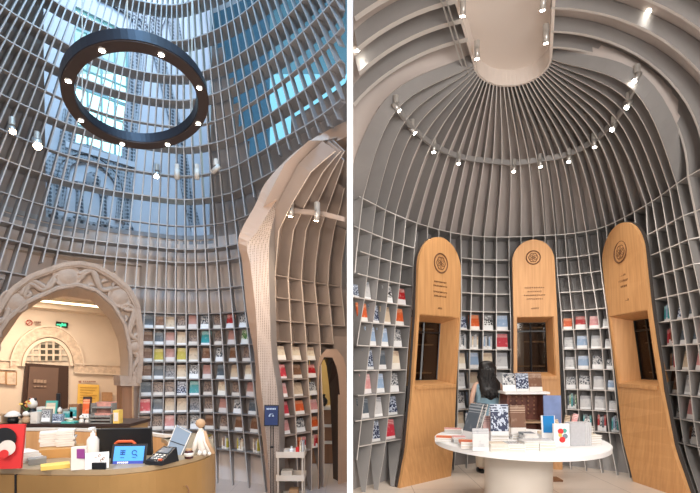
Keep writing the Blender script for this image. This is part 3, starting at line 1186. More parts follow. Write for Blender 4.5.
b = MB(); b.box(((553-350)/F*6.2, 6.26, .34), (.015, .015, .34)); b.box(((553-350)/F*6.2, 6.26, .012), (.12, .1, .012)); b.build('leg', M['brown'], o)


# ------------------------------------------------------------------ WOMAN
def skin_fig(name, verts, edges, radii, mt, parent, lv=2):
    me = bpy.data.meshes.new(name)
    me.from_pydata([tuple(v) for v in verts], edges, [])
    o = bpy.data.objects.new(name, me)
    col.objects.link(o)
    md = o.modifiers.new('skin', 'SKIN')
    for i, r_ in enumerate(radii):
        sv = me.skin_vertices[0].data[i]
        sv.radius = r_ if isinstance(r_, tuple) else (r_, r_)
        sv.use_root = (i == 0)
    s2 = o.modifiers.new('sub', 'SUBSURF'); s2.levels = lv; s2.render_levels = lv
    me.materials.append(mt)
    o.parent = parent
    return o


wx, wy = 2.05, 6.72
wm = thing('person', 'woman seen from behind, long black hair, blue sleeveless top, cream trousers, browsing at the shelves', 'person', (wx, wy, 0))
HS = 1.0
Vt, Ed, Rd = [], [], []


def chain(pts, rads, root=None):
    prev = root
    ids = []
    for p, r_ in zip(pts, rads):
        Vt.append(V(p)); Rd.append(r_)
        i = len(Vt)-1
        if prev is not None:
            Ed.append((prev, i))
        prev = i
        ids.append(i)
    return ids


sp = chain([(0, 0, .88), (0, .0, 1.0), (0, -.01, 1.13), (0, -.02, 1.24), (0, -.01, 1.335), (0, .0, 1.40), (0, .015, 1.46), (0, .02, 1.53), (0, .02, 1.60)],
           [(.145, .11), (.115, .09), (.12, .09), (.13, .09), (.075, .065), (.042, .042), (.055, .06), (.075, .088), (.05, .06)])
for s in (-1, 1):
    # legs
    chain([(s*.085, 0, .80), (s*.085, .01, .47), (s*.088, -.02, .10), (s*.09, -.01, .05), (s*.095, .11, .03)], [(.09, .09), .06, .04, .04, .03], sp[0])
    # arms reaching forward with bent elbows
    am = chain([(s*.175, -.01, 1.31), (s*.225, -.03, 1.17), (s*.245, -.03, 1.03), (s*.20, .10, .99), (s*.14, .21, 1.0), (s*.125, .25, 1.0)], [.045, .038, .032, .027, .021, .026], sp[4])
    # fingers
    pb = V((s*.125, .25, 1.0))
    for f_, (dx, ln) in enumerate([(-.026, .055), (-.009, .068), (.009, .072), (.026, .062)]):
        chain([pb + V((dx*.9, .045, .005)), pb + V((dx*1.1, .045+ln*.5, -.002)), pb + V((dx*1.1, .045+ln*.9, -.02))], [.009, .008, .007], am[-1])
    chain([pb + V((-s*.035, .01, .015)), pb + V((-s*.05, .04, .01))], [.010, .008], am[-1])
body = skin_fig('body', [v + V((0, 0, 0)) for v in Vt], Ed, Rd, M['skin'], wm)
# clothing: tapered shells around the body
def shell_rings(rings, n=28):
    b = MB(); rows = []
    for (cx, cy, z, a, c) in rings:
        rows.append([V((wx+cx + a*math.cos(2*PI*j/n), wy+cy + c*math.sin(2*PI*j/n), z)) for j in range(n+1)])
    b.grid(rows)
    return b


b = shell_rings([(0, 0, .86, .195, .15), (0, 0, .95, .172, .135), (0, 0, 1.04, .168, .122), (0, -.005, 1.14, .174, .125), (0, -.01, 1.24, .192, .13), (0, -.01, 1.31, .185, .115), (0, -.01, 1.355, .125, .09), (0, 0, 1.39, .068, .065)])
tp = b.build('sleeveless_top', M['denim'], wm, True)
for s in (-1, 1):
    b = shell_rings([(s*.092, .0, .88, .10, .125), (s*.09, .005, .75, .105, .115), (s*.09, .01, .5, .088, .088), (s*.092, .0, .25, .082, .08), (s*.094, -.01, .09, .078, .08)])
    b.build('trouser_leg', M['trouser'], wm, True)
    b = MB()
    b.lathe((wx+s*.095, wy+.04, 0), [(.05, 0), (.052, .03), (.04, .06), (.02, .07)], 16, 0, Matrix.Diagonal((1, 2.5, 1)).to_3x3())
    b.build('shoe', M['black'], wm, True)
b = shell_rings([(0, 0, .87, .175, .14), (0, 0, .84, .19, .15), (0, 0, .76, .195, .135)])
b.build('waist', M['trouser'], wm, True)
# hair: wavy mass from crown to shoulder blades
b = MB(); rows = []
N = 36
prof = [(1.665, .02, .02), (1.655, .055, .06), (1.62, .088, .095), (1.56, .104, .11), (1.49, .105, .105), (1.42, .110, .095), (1.34, .125, .085), (1.26, .122, .075), (1.19, .10, .06), (1.13, .065, .04), (1.09, .02, .02), (1.085, .004, .004)]
for z, a, c in prof:
    r_ = []
    for j in range(N+1):
        an = 2*PI*j/N
        wv = 1 + .05*math.sin(an*9 + z*22) + .03*math.sin(an*5 - z*40)
        cy = .01 if z > 1.45 else .01 - min(.135, (1.45-z)*.75)
        a_ = a*1.22
        r_.append(V((wx + a_*wv*math.cos(an) + .012*math.sin(z*30), wy + cy + c*wv*math.sin(an)*(.9), z)))
    rows.append(r_)
b.grid(rows)
hr = b.build('hair', M['hair'], wm, True)
hb = MB()
rr = random.Random(3)
for k in range(46):
    an = -PI*rr.random()
    x0_, y0_ = wx + .1*math.cos(an), wy + .01 + .1*math.sin(an)
    pts = []
    for s in range(9):
        z = 1.56 - s*.055
        pts.append(V((x0_ + .012*math.sin(z*45+k) + (x0_-wx)*(.2*s/8), y0_ - .016*s + .008*math.cos(z*38+k), z)))
    hb.tube(pts, [.008, .01, .011, .011, .011, .010, .009, .006, .002], 5)
hb.build('hair_locks', M['hair'], wm, True)
# face (turned away)
fb = MB()
for s in (-1, 1):
    fb.lathe((wx+s*.03, wy+.105, 1.535), [(.002, -.008), (.011, 0), (.002, .008)], 8)
fb.build('eyes', M['white'], wm, True)
fb = MB(); fb.lathe((wx, wy+.115, 1.505), [(.014, -.01), (.01, .0), (.004, .03)], 8); fb.build('nose', M['skin'], wm, True)
fb = MB(); fb.box((wx, wy+.10, 1.47), (.022, .006, .006)); fb.build('mouth', mat('lips', (.5, .2, .18), .5), wm)
for s in (-1, 1):
    fb = MB(); fb.lathe((wx+s*.084, wy+.02, 1.52), [(.004, -.028), (.014, -.005), (.016, .012), (.004, .028)], 8); fb.build('ear', M['skin'], wm, True)

# ================================================================== LEFT ROOM
M['ring_l'] = mat('dark brown ring metal', (.38, .34, .32), .5, .1)
LT = [(0, [(-140, 3.9), (-40, 5.0), (0, 5.2), (60, 5.7), (136, 6.0), (180, 6.15), (211, 6.1), (250, 5.82), (264, 5.67), (300, 5.2), (350, 4.5)]),
      (.41, [(-140, 3.8), (-40, 4.9), (0, 5.15), (60, 5.75), (136, 6.25), (180, 6.38), (211, 6.38), (250, 6.08), (262, 5.93), (300, 5.4), (350, 4.6)]),
      (2.33, [(-140, 3.8), (-40, 4.8), (0, 5.15), (60, 5.75), (136, 6.15), (180, 6.4), (211, 6.38), (250, 6.08), (262, 5.93), (300, 5.4), (350, 4.6)]),
      (3.96, [(-140, 3.7), (-40, 4.75), (0, 5.12), (24, 5.36), (64, 5.74), (86, 5.9), (110, 6.07), (138, 6.22), (178, 6.4), (200, 6.38), (230, 6.17), (250, 5.85), (280, 5.38), (310, 5.0), (350, 4.45)]),
      (5.4, [(-40, 4.3), (0, 4.72), (50, 5.15), (76, 5.38), (130, 5.75), (180, 5.88), (210, 5.75), (230, 5.58), (256, 5.28), (280, 4.98), (300, 4.7), (330, 4.3), (350, 4.0)]),
      (6.4, [(-40, 4.0), (20, 4.8), (60, 5.2), (96, 5.45), (140, 5.65), (180, 5.7), (230, 5.35), (256, 5.05), (296, 4.5), (330, 4.05), (350, 3.8)])]
CL = V((-1.7, 3.7, 0))


def lY(px, z):
    return lin([(zz, smooth(t, px)) for zz, t in LT], z)


def lpt_px(px, z):
    Y = lY(px, z)
    return V(((px-350)/F*Y, Y, z))


def fin(j, z):
    x50 = 170.8 + 5.6*j + .12*j*abs(j)
    px = x50
    for _ in range(12):
        Y = lY(px, z)
        py = HZ - (z-CZ)*F/Y
        npx = 178 + (x50-178)*(max(-200, py)+289)/339
        px = px*.4 + npx*.6
    return lpt_px(px, z)


def outl(p):
    return V((p.x-CL.x, p.y-CL.y, 0)).normalized()


OUTER = [(-17, 383), (-17, 350), (-10, 325), (0, 308), (12, 290), (30, 277), (60, 266), (80, 263.5), (96, 267), (112, 276), (128, 289), (137, 306), (140, 330), (140, 360), (138, 383)]
FACE = [(-8, 383), (-9, 355), (0, 332), (8, 320), (26, 304), (56, 290), (76, 286), (96, 292), (112, 306), (124, 326), (129, 348), (130, 365), (129, 383)]
OPEN = [(-4, 383), (-4, 360), (0, 342), (20, 313), (40, 300), (64, 295), (92, 299), (110, 318), (119, 340), (121.5, 360), (121, 383)]
ARCHO = [(268, 493), (262, 435), (256, 395), (255, 358), (247, 314), (242, 260), (238.6, 237), (255.7, 204), (264, 185), (280, 166), (298.6, 149), (319, 135), (352, 118)]


def in_portal(px, py):
    if py > 383:
        return -17 < px < 133.5
    ys = [q for q in OUTER]
    # polygon test
    c = False
    n_ = len(ys)
    for a in range(n_):
        x1, y1 = ys[a]; x2, y2 = ys[(a+1) % n_]
        if (y1 > py) != (y2 > py) and px < (x2-x1)*(py-y1)/(y2-y1)+x1:
            c = not c
    return c


def in_arch(px, py):
    """right of the pillar / arch outer line"""
    if py > 493:
        return px > 268
    if py < 118:
        return px > 470
    for (x1, y1), (x2, y2) in zip(ARCHO, ARCHO[1:]):
        if y2 <= py <= y1:
            return px > x1 + (x2-x1)*(y1-py)/(y1-y2) + 2
    return False


sc_th = thing('lattice_screen', 'towering curved lattice of thin grey fins and rings lining the rotunda', 'lattice screen', (-2.4, 6.0, 0))
ZS = [0, .15, .41, .675, .917, 1.16, 1.395, 1.64, 1.88, 2.11, 2.33, 2.5, 2.68, 2.87, 3.06, 3.25, 3.42, 3.58, 3.77, 3.96, 4.1, 4.25, 4.42, 4.59, 4.71, 4.83, 4.97, 5.12, 5.25, 5.39, 5.6, 5.79, 6.0, 6.2, 6.4]
FN = {}
for j in range(-24, 24):
    P = []
    for z in ZS:
        p = fin(j, z)
        px, py = proj(p)
        bad = p.x > -.06 or in_portal(px, py) or in_arch(px, py)
        if bad:
            P = []
            continue
        P.append(p)
    if len(P) < 3:
        continue
    Q = []
    for p in P:
        d = .2 if p.z < 2.4 else .15
        if p.z > 3.5 and j >= 6:
            d = .15 - .085*min(1, (p.z-3.5)/.5)
        if p.z < .41:
            d = .05 + .15*p.z/.41
        q = p + outl(p)*d
        q.x = min(q.x, -.05)
        Q.append(q)
    FN[j] = (P, Q)
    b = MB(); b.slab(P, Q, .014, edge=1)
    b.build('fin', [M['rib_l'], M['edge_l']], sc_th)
LROW = [.41, .675, .917, 1.16, 1.395, 1.64, 1.88, 2.11, 2.33]
URING = [(2.68, .012, .17), (3.06, .014, .2), (3.25, .014, .2), (3.58, .010, .06), (3.96, .014, .22), (4.25, .014, .08), (4.59, .014, .2), (4.83, .010, .06), (5.12, .014, .2), (5.39, .014, .2), (5.79, .014, .22), (6.2, .014, .22)]


def ring_pts(z, x0, x1, step=6):
    out, cur = [], []
    x = x0
    while x <= x1:
        p = lpt_px(x, z)
        px, py = proj(p)
        if p.x > -.06 or in_portal(px, py) or in_arch(px, py):
            if len(cur) > 1: out.append(cur)
            cur = []
        else:
            cur.append(p)
        x += step
    if len(cur) > 1: out.append(cur)
    return out


for z in LROW:
    for A in ring_pts(z, 139, 262, 3):
        B = [p + outl(p)*.2 for p in A]
        b = MB(); b.slab(A, B, V((0, 0, .012))); b.build('shelf', M['rib_l'], sc_th)
for z, th_, d in URING:
    for A in ring_pts(z, -70, 352, 5):
        B = [p + outl(p)*d for p in A]
        for q in B: q.x = min(q.x, -.045)
        b = MB(); b.slab(A, B, V((0, 0, th_))); b.build('ring', M['ring_l'], sc_th)
for z in (2.33, 2.0, 2.6):
    for A in ring_pts(z, -70, 8, 5):
        B = [p + outl(p)*.16 for p in A]
        b = MB(); b.slab(A, B, V((0, 0, .012))); b.build('ring', M['ring_l'], sc_th)


def shell_pt(px, z, off=.26):
    p = lpt_px(px, z)
    q = p + outl(p)*off
    q.x = min(q.x, -.03)
    return q


# low wall behind the lattice (0..3.5 m), open at the portal
b = MB()
xs = [-140, -100, -60, -40, -20] + list(range(-10, 352, 6))
zs = [0, .41, .9, 1.4, 1.9, 2.33, 2.5, 2.7, 2.9, 3.1, 3.3, 3.48]
for a in range(len(xs)-1):
    for c in range(len(zs)-1):
        q = [shell_pt(xs[a], zs[c]), shell_pt(xs[a+1], zs[c]), shell_pt(xs[a+1], zs[c+1]), shell_pt(xs[a], zs[c+1])]
        pr = [proj(p) for p in q]
        cx, cy = sum(p[0] for p in pr)/4, sum(p[1] for p in pr)/4
        if (-14 < cx < 134 and cy > 300) or (math.hypot((cx-62)/68, (cy-362)/85) < 1 and cy < 370):
            continue
        if in_arch(cx-12, cy) or q[1].x > -.031:
            continue
        b.quad(*q)
struct(b.build('wall_rotunda', M['lowwall'], None, True))
# cornice on the low wall
A = [shell_pt(x, 3.48, .24) for x in range(-30, 216, 6)]
B = [shell_pt(x, 3.48, .40) for x in range(-30, 216, 6)]
b = MB(); b.slab(A, B, V((0, 0, .06)))
A = [p + V((0, 0, -.07)) for p in A]; B = [p + V((0, 0, -.07)) for p in B]
b.slab([p + outl(p)*.02 for p in A], B, V((0, 0, .05)))
struct(b.build('trim_1', mat('grey cornice', (.30, .30, .31), .7)))
# upper shell right with blue skylight band, upper shell left
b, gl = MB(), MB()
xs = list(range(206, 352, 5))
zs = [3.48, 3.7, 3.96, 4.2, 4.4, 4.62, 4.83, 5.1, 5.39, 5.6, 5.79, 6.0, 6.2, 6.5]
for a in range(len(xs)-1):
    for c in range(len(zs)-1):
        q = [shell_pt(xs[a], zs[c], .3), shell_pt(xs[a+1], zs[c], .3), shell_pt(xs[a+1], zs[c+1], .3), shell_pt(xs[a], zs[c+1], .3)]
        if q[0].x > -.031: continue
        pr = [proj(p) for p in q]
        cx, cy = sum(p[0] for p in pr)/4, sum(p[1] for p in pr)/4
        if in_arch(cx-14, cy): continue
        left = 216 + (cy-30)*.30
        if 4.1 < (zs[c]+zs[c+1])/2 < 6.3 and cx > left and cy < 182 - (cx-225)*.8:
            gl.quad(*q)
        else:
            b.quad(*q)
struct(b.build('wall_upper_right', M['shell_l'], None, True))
o = gl.build('window_2', M['glass_blue'], None, True)
struct(o)
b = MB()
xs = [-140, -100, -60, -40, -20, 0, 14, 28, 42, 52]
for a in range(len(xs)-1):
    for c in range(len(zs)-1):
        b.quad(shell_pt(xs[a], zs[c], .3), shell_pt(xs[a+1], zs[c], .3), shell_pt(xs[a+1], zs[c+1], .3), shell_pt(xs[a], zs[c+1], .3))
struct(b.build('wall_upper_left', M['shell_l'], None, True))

# ---- old facade beyond the lattice (vertical plane on a diagonal)
FA, FB = W(40, 201, 7.5), W(200, 236, 9.5)
fd = V((FB.x-FA.x, FB.y-FA.y, 0)).normalized()
fn_ = V((fd.y, -fd.x, 0))        # towards the viewer


def fac(px, py, off=0):
    """where the sight line through a photo point meets the facade plane"""
    d = V(((px-350)/F, 1, (HZ-py)/F))
    o = V((0, 0, CZ))
    A0 = V((FA.x, FA.y, 0)) + fn_*off
    t_ = (A0 - V((0, 0, 0))).dot(fn_)/d.dot(fn_)
    return o + d*t_


def fpt(s, z, off=0):
    return V((FA.x, FA.y, 0)) + fd*s + fn_*off + V((0, 0, z))


def fs(p):
    return (V((p.x, p.y, 0)) - V((FA.x, FA.y, 0))).dot(fd)


s0, s1 = fs(fac(74, 100)), fs(fac(129, 100))
zw0, zw1 = fac(100, 150).z, fac(100, 18).z
b = MB()
for sa, sb, za, zb in ((-3.2, s0, 3.05, 10), (s1, 4.6, 3.05, 10), (s0, s1, 3.05, zw0), (s0, s1, zw1, 10)):
    b.poly([fpt(sa, za), fpt(sb, za), fpt(sb, zb), fpt(sa, zb)], -fn_*.12)
struct(b.build('wall_facade', M['facade']))
# window with muntins
wo = thing('window_1', 'tall bright window with dark glazing bars high behind the lattice', None, tuple(fpt((s0+s1)/2, zw0)))
struct(wo)
b = MB()
for k in range(5):
    s = s0 + (s1-s0)*k/4
    b.box(fpt(s, (zw0+zw1)/2, -.06), (.03 if k in (0, 4) else .012, .03, (zw1-zw0)/2), frame(fn_))
for k in range(8):
    z = zw0 + (zw1-zw0)*k/7
    b.box(fpt((s0+s1)/2, z, -.06), ((s1-s0)/2, .025, .022 if k % 3 == 0 else .009), frame(fn_))
b.build('window_frame', mat('teal grey frame', (.22, .36, .38), .5), wo)
b = MB(); b.poly([fpt(s0, zw0, -.07), fpt(s1, zw0, -.07), fpt(s1, zw1, -.07), fpt(s0, zw1, -.07)], -fn_*.01)
b.build('pane', M['glass_clear'], wo)
b = MB(); b.slab([fpt(s0-.15, zw0-.12, .1), fpt(s1+.1, zw0-.12, .1)], [fpt(s0-.15, zw0-.12, -.02), fpt(s1+.1, zw0-.12, -.02)], V((0, 0, .1)))
b.build('window_sill', M['facade'], wo)


# carved ornament bands
def band(pxs, label, w, th=.05):
    P = [fac(px, py, .02) for px, py in pxs]
    A = [p - fd*w/2 for p in P]; B = [p + fd*w/2 for p in P]
    b_ = MB(); b_.slab(A, B, fn_*th)
    for i in (0, 1):
        E = A if i == 0 else B
        b_.tube([p + fn_*.03 for p in E], .022, 5)
    o_ = b_.build('ornament_band', M['orn'])
    return tag(o_, label, 'ornament', 'carved ornament bands on the pale facade')


band([(121.5, 222), (127, 165), (131, 115), (135.5, 70), (141, 0)], 'vertical carved dark band right of the bright window', .2)
band([(55, 206), (61, 172), (67, 140), (71, 112)], 'vertical carved dark band left of the small arch', .2)
band([(197, 236), (186, 190), (182, 160), (172, 112), (164, 78), (156, 46), (155, 26), (161, 11), (167, 8), (172, 16), (176, 40), (178, 60)], 'leaning carved dark band that bends into a small loop near the top', .2)
band([(106, 3), (120, 9), (137, 20), (154, 38)], 'diagonal carved dark band over the ring light', .3)
# small arched relief
sa = thing('arched_relief', 'small carved grey arch relief with columns behind the lattice, below the bright window', 'relief', tuple(fac(92, 215)))
ac = fac(91, 186, .03)
for r_, tk in ((.62, .09), (.46, .05)):
    b = MB()
    pts = [ac + fd*math.cos(a)*r_ + V((0, 0, math.sin(a)*r_)) for a in [PI*k/20 for k in range(21)]]
    b.slab([p + (p-ac).normalized()*tk for p in pts], [p - (p-ac).normalized()*tk for p in pts], fn_*.08)
    b.build('arch_band', M['orn'], sa)
for s in (-.6, -.18, .2, .62):
    b = MB()
    b.lathe(ac + fd*s + V((0, 0, -.66)), [(.10, 0), (.10, .06), (.065, .1), (.055, .5), (.075, .56), (.1, .66)], 10)
    b.build('column', M['orn'], sa)
b = MB(); b.lathe(ac + V((0, 0, .1)), [(.17, -.02), (.12, .04), (.05, .06)], 12, 0, Matrix.Rotation(PI/2, 3, 'X'))
b.build('medallion', M['orn'], sa)
b = MB(); b.box(ac + V((0, 0, -.7)), (.85, .06, .05), frame(fn_)); b.build('base', M['orn'], sa)

# jog walls closing facade to rotunda shell, outer room walls, roof with skylight
b = MB()
a0, a1 = shell_pt(206, 3.4, .3), fpt(fs(fac(209, 200)), 0)
b.quad((a0.x, a0.y, 0), (a1.x, a1.y, 0), (a1.x, a1.y, 10), (a0.x, a0.y, 10))
struct(b.build('wall_jog', M['facade']))
b = MB(); b.box((-1.6, 9.05, 2.2), (1.58, .03, 2.2)); struct(b.build('wall_service', M['facade']))
b = MB()
L0 = fpt(-3.2, 0)
b.quad((L0.x, L0.y, 0), (-9, 4, 0), (-9, 4, 10), (L0.x, L0.y, 10))
b.quad((-9, 4, 0), (-9, -1.5, 0), (-9, -1.5, 10), (-9, 4, 10))
b.quad((-9, -1.5, 0), (-.02, -1.5, 0), (-.02, -1.5, 10), (-9, -1.5, 10))
struct(b.build('wall_left', M['facade']))
b = MB()
for (xa, xb, ya, yb) in ((-9.2, -3.4, -1.6, 13), (-3.4, -.6, -1.6, 1.4), (-3.4, -.6, 6.6, 13), (-.6, 0, -1.6, 13)):
    b.quad((xa, ya, 10), (xb, ya, 10), (xb, yb, 10), (xa, yb, 10))
struct(b.build('ceiling_left', M['facade']))

# floor left (rotunda + corridor)
b = MB(); b.quad((-9, -1.5, 0), (-.02, -1.5, 0), (-.02, 13, 0), (-9, 13, 0))
struct(b.build('floor_left', M['floor_l']))

# white dividing wall seen on its end
b = MB(); b.box((0, 3+5, 5.5), (.0195, 5, 5.5)); struct(b.build('wall_partition', M['white']))

# ---- carved portal arch
PA, PB = W(0, 340, 5.08), W(138, 340, 6.0)
pd = V((PB.x-PA.x, PB.y-PA.y, 0)).normalized()
pn = V((pd.y, -pd.x, 0))


def por(px, py, off=0):
    d = V(((px-350)/F, 1, (HZ-py)/F))
    A0 = V((PA.x, PA.y, 0)) + pn*off
    return V((0, 0, CZ)) + d*(A0.dot(pn)/d.dot(pn))


pt = thing('portal_arch', 'wide carved sand coloured arch portal with scroll relief, left of the shelves', 'arch', tuple(por(60, 493) * V((1, 1, 0)).length / V((1, 1, 0)).length) if False else (por(60, 360).x, por(60, 360).y, 0))
No = 61
O_ = [por(x, y) for x, y in resample(OUTER, No)]
Fc = [por(x, y) for x, y in resample(FACE, No)]
Op = [por(x, y, -.3) for x, y in resample(OPEN, No)]
b = MB()
b.slab([p - pn*.06 for p in O_], [p - pn*.06 for p in Fc], pn*.12)
b.build('arch_face', M['stone'], pt)
b = MB(); b.slab(Fc, Op, .03); b.build('arch_soffit', mat('smooth warm plaster', (.52, .38, .27), .8), pt)
b = MB(); b.slab([p + pn*.07 for p in O_], [p - pn*.33 for p in O_], .05); b.build('arch_edge', M['stone'], pt)
b = MB(); b.tube([O_[k].lerp(Fc[k], .1) + pn*.03 for k in range(No)], .035, 6); b.tube([O_[k].lerp(Fc[k], .95) + pn*.03 for k in range(No)], .03, 6)
b.build('moulding', M['stone'], pt)


def onarch(f, r_, off=.02):
    k = f*(No-1)
    i = int(min(No-2, max(0, k))); t_ = k-i
    return O_[i].lerp(O_[i+1], t_).lerp(Fc[i].lerp(Fc[i+1], t_), r_) + pn*off


def relief_disc(f, R):
    c = onarch(f, .5)
    fm = frame(pn)
    b_ = MB(); b_.lathe(c, [(R, -.03), (R, .015), (R*.86, .03), (R*.8, .012), (R*.6, .03), (R*.1, .045)], 24, 0, fm @ Matrix.Rotation(PI/2, 3, 'X'))
    return b_.build('medallion', M['stone'], pt, True)


for f, R in ((.5, .155), (.30, .14), (.70, .15), (.12, .11), (.88, .10)):
    relief_disc(f, R)
for f0, f1 in ((.33, .46), (.46, .34), (.54, .67), (.66, .54), (.15, .28), (.27, .16), (.73, .86), (.85, .74), (.9, .98), (.02, .1)):
    b = MB()
    pts = []
    for k in range(25):
        t_ = k/24
        f = f0 + (f1-f0)*t_
        r_ = .5 + .27*math.sin(t_*PI*2.2 + (f0 < f1)*PI)
        pts.append(onarch(f, r_, .025))
    # curl at the end
    c = pts[-1]
    for k in range(1, 13):
        a = k/12*PI*1.7
        rad = .07*(1-k/18)
        pts.append(c + pd*(math.sin(a)*rad) + V((0, 0, (1-math.cos(a))*rad*.8)))
    b.tube(pts, [.034 - .018*abs(k/len(pts)-.3) for k in range(len(pts))], 6)
    b.build('scroll', M['stone'], pt, True)
rnd = random.Random(5)
for k in range(26):
    f = .03 + .94*(k+.5)/26
    b = MB()
    c = onarch(f, .2 + .6*rnd.random(), .02)
    a = rnd.random()*PI
    pts = [c + (pd*math.cos(a+s*.25) + V((0, 0, math.sin(a+s*.25))))*(s-2)*.028 for s in range(5)]
    b.tube(pts, [.006, .022, .028, .022, .006], 6)
    b.build('leaf', M['stone'], pt, True)
# brackets under the arch ends and the timber posts
for x0_, x1_ in ((121, 139), (-16, -3)):
    b = MB()
    for (ya, yb, gx) in ((376, 381, 1.0), (381, 386, .6)):
        b.poly([por(x0_-gx, ya, .05), por(x1_+gx, ya, .05), por(x1_+gx, yb, .05), por(x0_-gx, yb, .05)], -pn*.38)
    b.build('bracket', M['stone'], pt)
    b = MB()
    A0, A1 = por(x0_+1, 384, -.02), por(x0_+11, 384, -.02)
    b.poly([A0, A1, V((A1.x, A1.y, 0)), V((A0.x, A0.y, 0))], -pn*.3)
    b.build('post', M['brown'], pt)

# ---- corridor behind the portal
KA, KB = W(20, 340, 7.9), W(112, 340, 9.2)
kd = V((KB.x-KA.x, KB.y-KA.y, 0)).normalized()
kn = V((kd.y, -kd.x, 0))


def cor(px, py, off=0):
    d = V(((px-350)/F, 1, (HZ-py)/F))
    A0 = V((KA.x, KA.y, 0)) + kn*off
    return V((0, 0, CZ)) + d*(A0.dot(kn)/d.dot(kn))


zc = 2.62


def kpt(s, z, off=0):
    return V((KA.x, KA.y, 0)) + kd*s + kn*off + V((0, 0, z))


b = MB(); b.poly([kpt(-2.4, 0), kpt(2.6, 0), kpt(2.6, zc+.4), kpt(-2.4, zc+.4)], -kn*.1)
struct(b.build('wall_corridor', M['plaster']))
b = MB()
e0, e1 = kpt(2.2, 0), por(141, 400, -.35)
b.quad((e0.x, e0.y, 0), (e1.x, e1.y, 0), (e1.x, e1.y, zc+.4), (e0.x, e0.y, zc+.4))
e2, e3 = kpt(-2.3, 0), por(-24, 400, -.35)
b.quad((e2.x, e2.y, 0), (e3.x, e3.y, 0), (e3.x, e3.y, zc+.4), (e2.x, e2.y, zc+.4))
struct(b.build('wall_corridor_side', M['plaster']))
b = MB()
cA, cB = kpt(-2.5, zc+.38), kpt(2.7, zc+.38)
cC, cD = por(141, 300, -.35), por(-24, 300, -.35)
b.quad(cA, cB, V((cC.x, cC.y, zc+.38)), V((cD.x, cD.y, zc+.38)))
struct(b.build('ceiling_corridor', M['plaster']))
# stepped cove: two dropped trays with light strips
for k, (off, dz, wd) in enumerate(((.0, 0, .45), (1.0, .12, .35))):
    b = MB(); b.slab([kpt(-2.3, zc+dz, off), kpt(2.3, zc+dz, off)], [kpt(-2.3, zc+dz, off+wd), kpt(2.3, zc+dz, off+wd)], V((0, 0, .06)))
    struct(b.build('trim_%d' % (k+2), M['plaster']))
for k, (off, dz) in enumerate(((.36, .10), (1.28, .21))):
    b = MB(); b.tube([kpt(-1.7, zc+dz, off), kpt(1.5, zc+dz, off)], .02, 6)
    tag(b.build('cove_light', M['cove']), ['warm strip light in the cove nearest the corridor back wall', 'warm strip light in the front cove of the corridor ceiling'][k], 'light strip')
# frieze
def ribbon(pts, wpx, m, name, label, off=.03, th=.03, par=None):
    A = [cor(x, y, off) for x, y in pts]
    B = [cor(x, y+wpx, off) for x, y in pts]
    b_ = MB(); b_.slab(A, B, kn*th)
    return b_


fz = thing('wall_frieze', 'carved plaster frieze running along the corridor wall', 'frieze', tuple(cor(60, 372)))
M['stonel'] = mat('carved pale plaster', (.58, .48, .39), .85, 0, .22, 14, .2, .8, 50)
for pts in ([(-10, 360), (17, 361)], [(74, 364), (122, 366)]):
    ribbon(pts, 8, None, '', '').build('frieze_panel', M['stonel'], fz)
    for dy in (-1, 8):
        b = ribbon([(x, y+dy) for x, y in pts], 1.3, None, '', '', .05, .05); b.build('frieze_moulding', M['plaster'], fz)
# arched doorway relief with fanlight and door
dr = thing('arched_doorway', 'arched doorway with fanlight, dark double door and carved surround in the corridor', 'doorway', tuple(cor(45, 420)))
ctr = (47, 366)
for r0, r1, m_, nme, off in ((35, 26, 'stonel', 'arch_relief', .03), (25, 22, 'plaster', 'arch_moulding', .06), (36.5, 35, 'plaster', 'arch_moulding', .06)):
    ang = [PI*(1.0 - k/24) for k in range(25)]
    A = [cor(ctr[0] + 1.02*r0*math.cos(a) + (1-abs(math.cos(a)))*2, ctr[1] - r0*1.12*math.sin(a), off) for a in ang]
    B = [cor(ctr[0] + 1.02*r1*math.cos(a) + (1-abs(math.cos(a)))*2, ctr[1] - r1*1.12*math.sin(a), off) for a in ang]
    b = MB(); b.slab(A, B, kn*.05); b.build(nme, M[m_], dr)
M['doorleaf'] = mat('dim brown door glass', (.13, .085, .07), .3)
# fanlight
fc = (46.5, 361)
b = MB()
A = [cor(fc[0] + 21*math.cos(a), fc[1] - 21*math.sin(a), .02) for a in [PI*k/20 for k in range(21)]]
b.poly(A, kn*.01); fl = b.build('fanlight', mat('pale fanlight glass', (.45, .42, .36), .3), dr)
b = MB()
for dx in (-14, -7, 0, 7, 14):
    h_ = math.sqrt(21*21-dx*dx)
    b.tube([cor(fc[0]+dx, fc[1], .05), cor(fc[0]+dx, fc[1]-h_, .05)], .018, 4)
for dy in (6, 12):
    h_ = math.sqrt(21*21-dy*dy)
    b.tube([cor(fc[0]-h_, fc[1]-dy, .05), cor(fc[0]+h_, fc[1]-dy, .05)], .018, 4)
b.build('glazing_bars', M['plaster'], fl)
b = MB()
for dx in (-10, -3.4, 3.4, 10):
    for dy in (3, 9, 14.5):
        if math.hypot(dx, dy) < 18 and dx > -9:
            c = cor(fc[0]+dx, fc[1]-dy, .035)
            b.box(c, (.035, .008, .035), frame(kn))
b.build('dark_panes', mat('dark green pane', (.06, .06, .05), .3), fl)
for pts, m_, off, nme in (([(25, 363), (68, 366), (66.5, 450), (17, 450)], 'dark', .03, 'door_frame'), ([(29, 366.5), (58, 368), (54, 450), (23, 450)], 'doorleaf', .06, 'door_leaf')):
    b = MB(); b.poly([cor(x, y, off) for x, y in pts], kn*.03); dl_ = b.build(nme, M[m_], dr)
b = MB()
for k in range(4):
    b.box(cor(35+k*3.3, 381 + k*.2, .11), (.022, .004, .03), frame(kn))
    b.box(cor(35+k*3.3, 386.5, .11), (.02, .004, .012), frame(kn))
b.build('door_lettering', mat('dull gold lettering', (.30, .22, .17), .5), dl_)
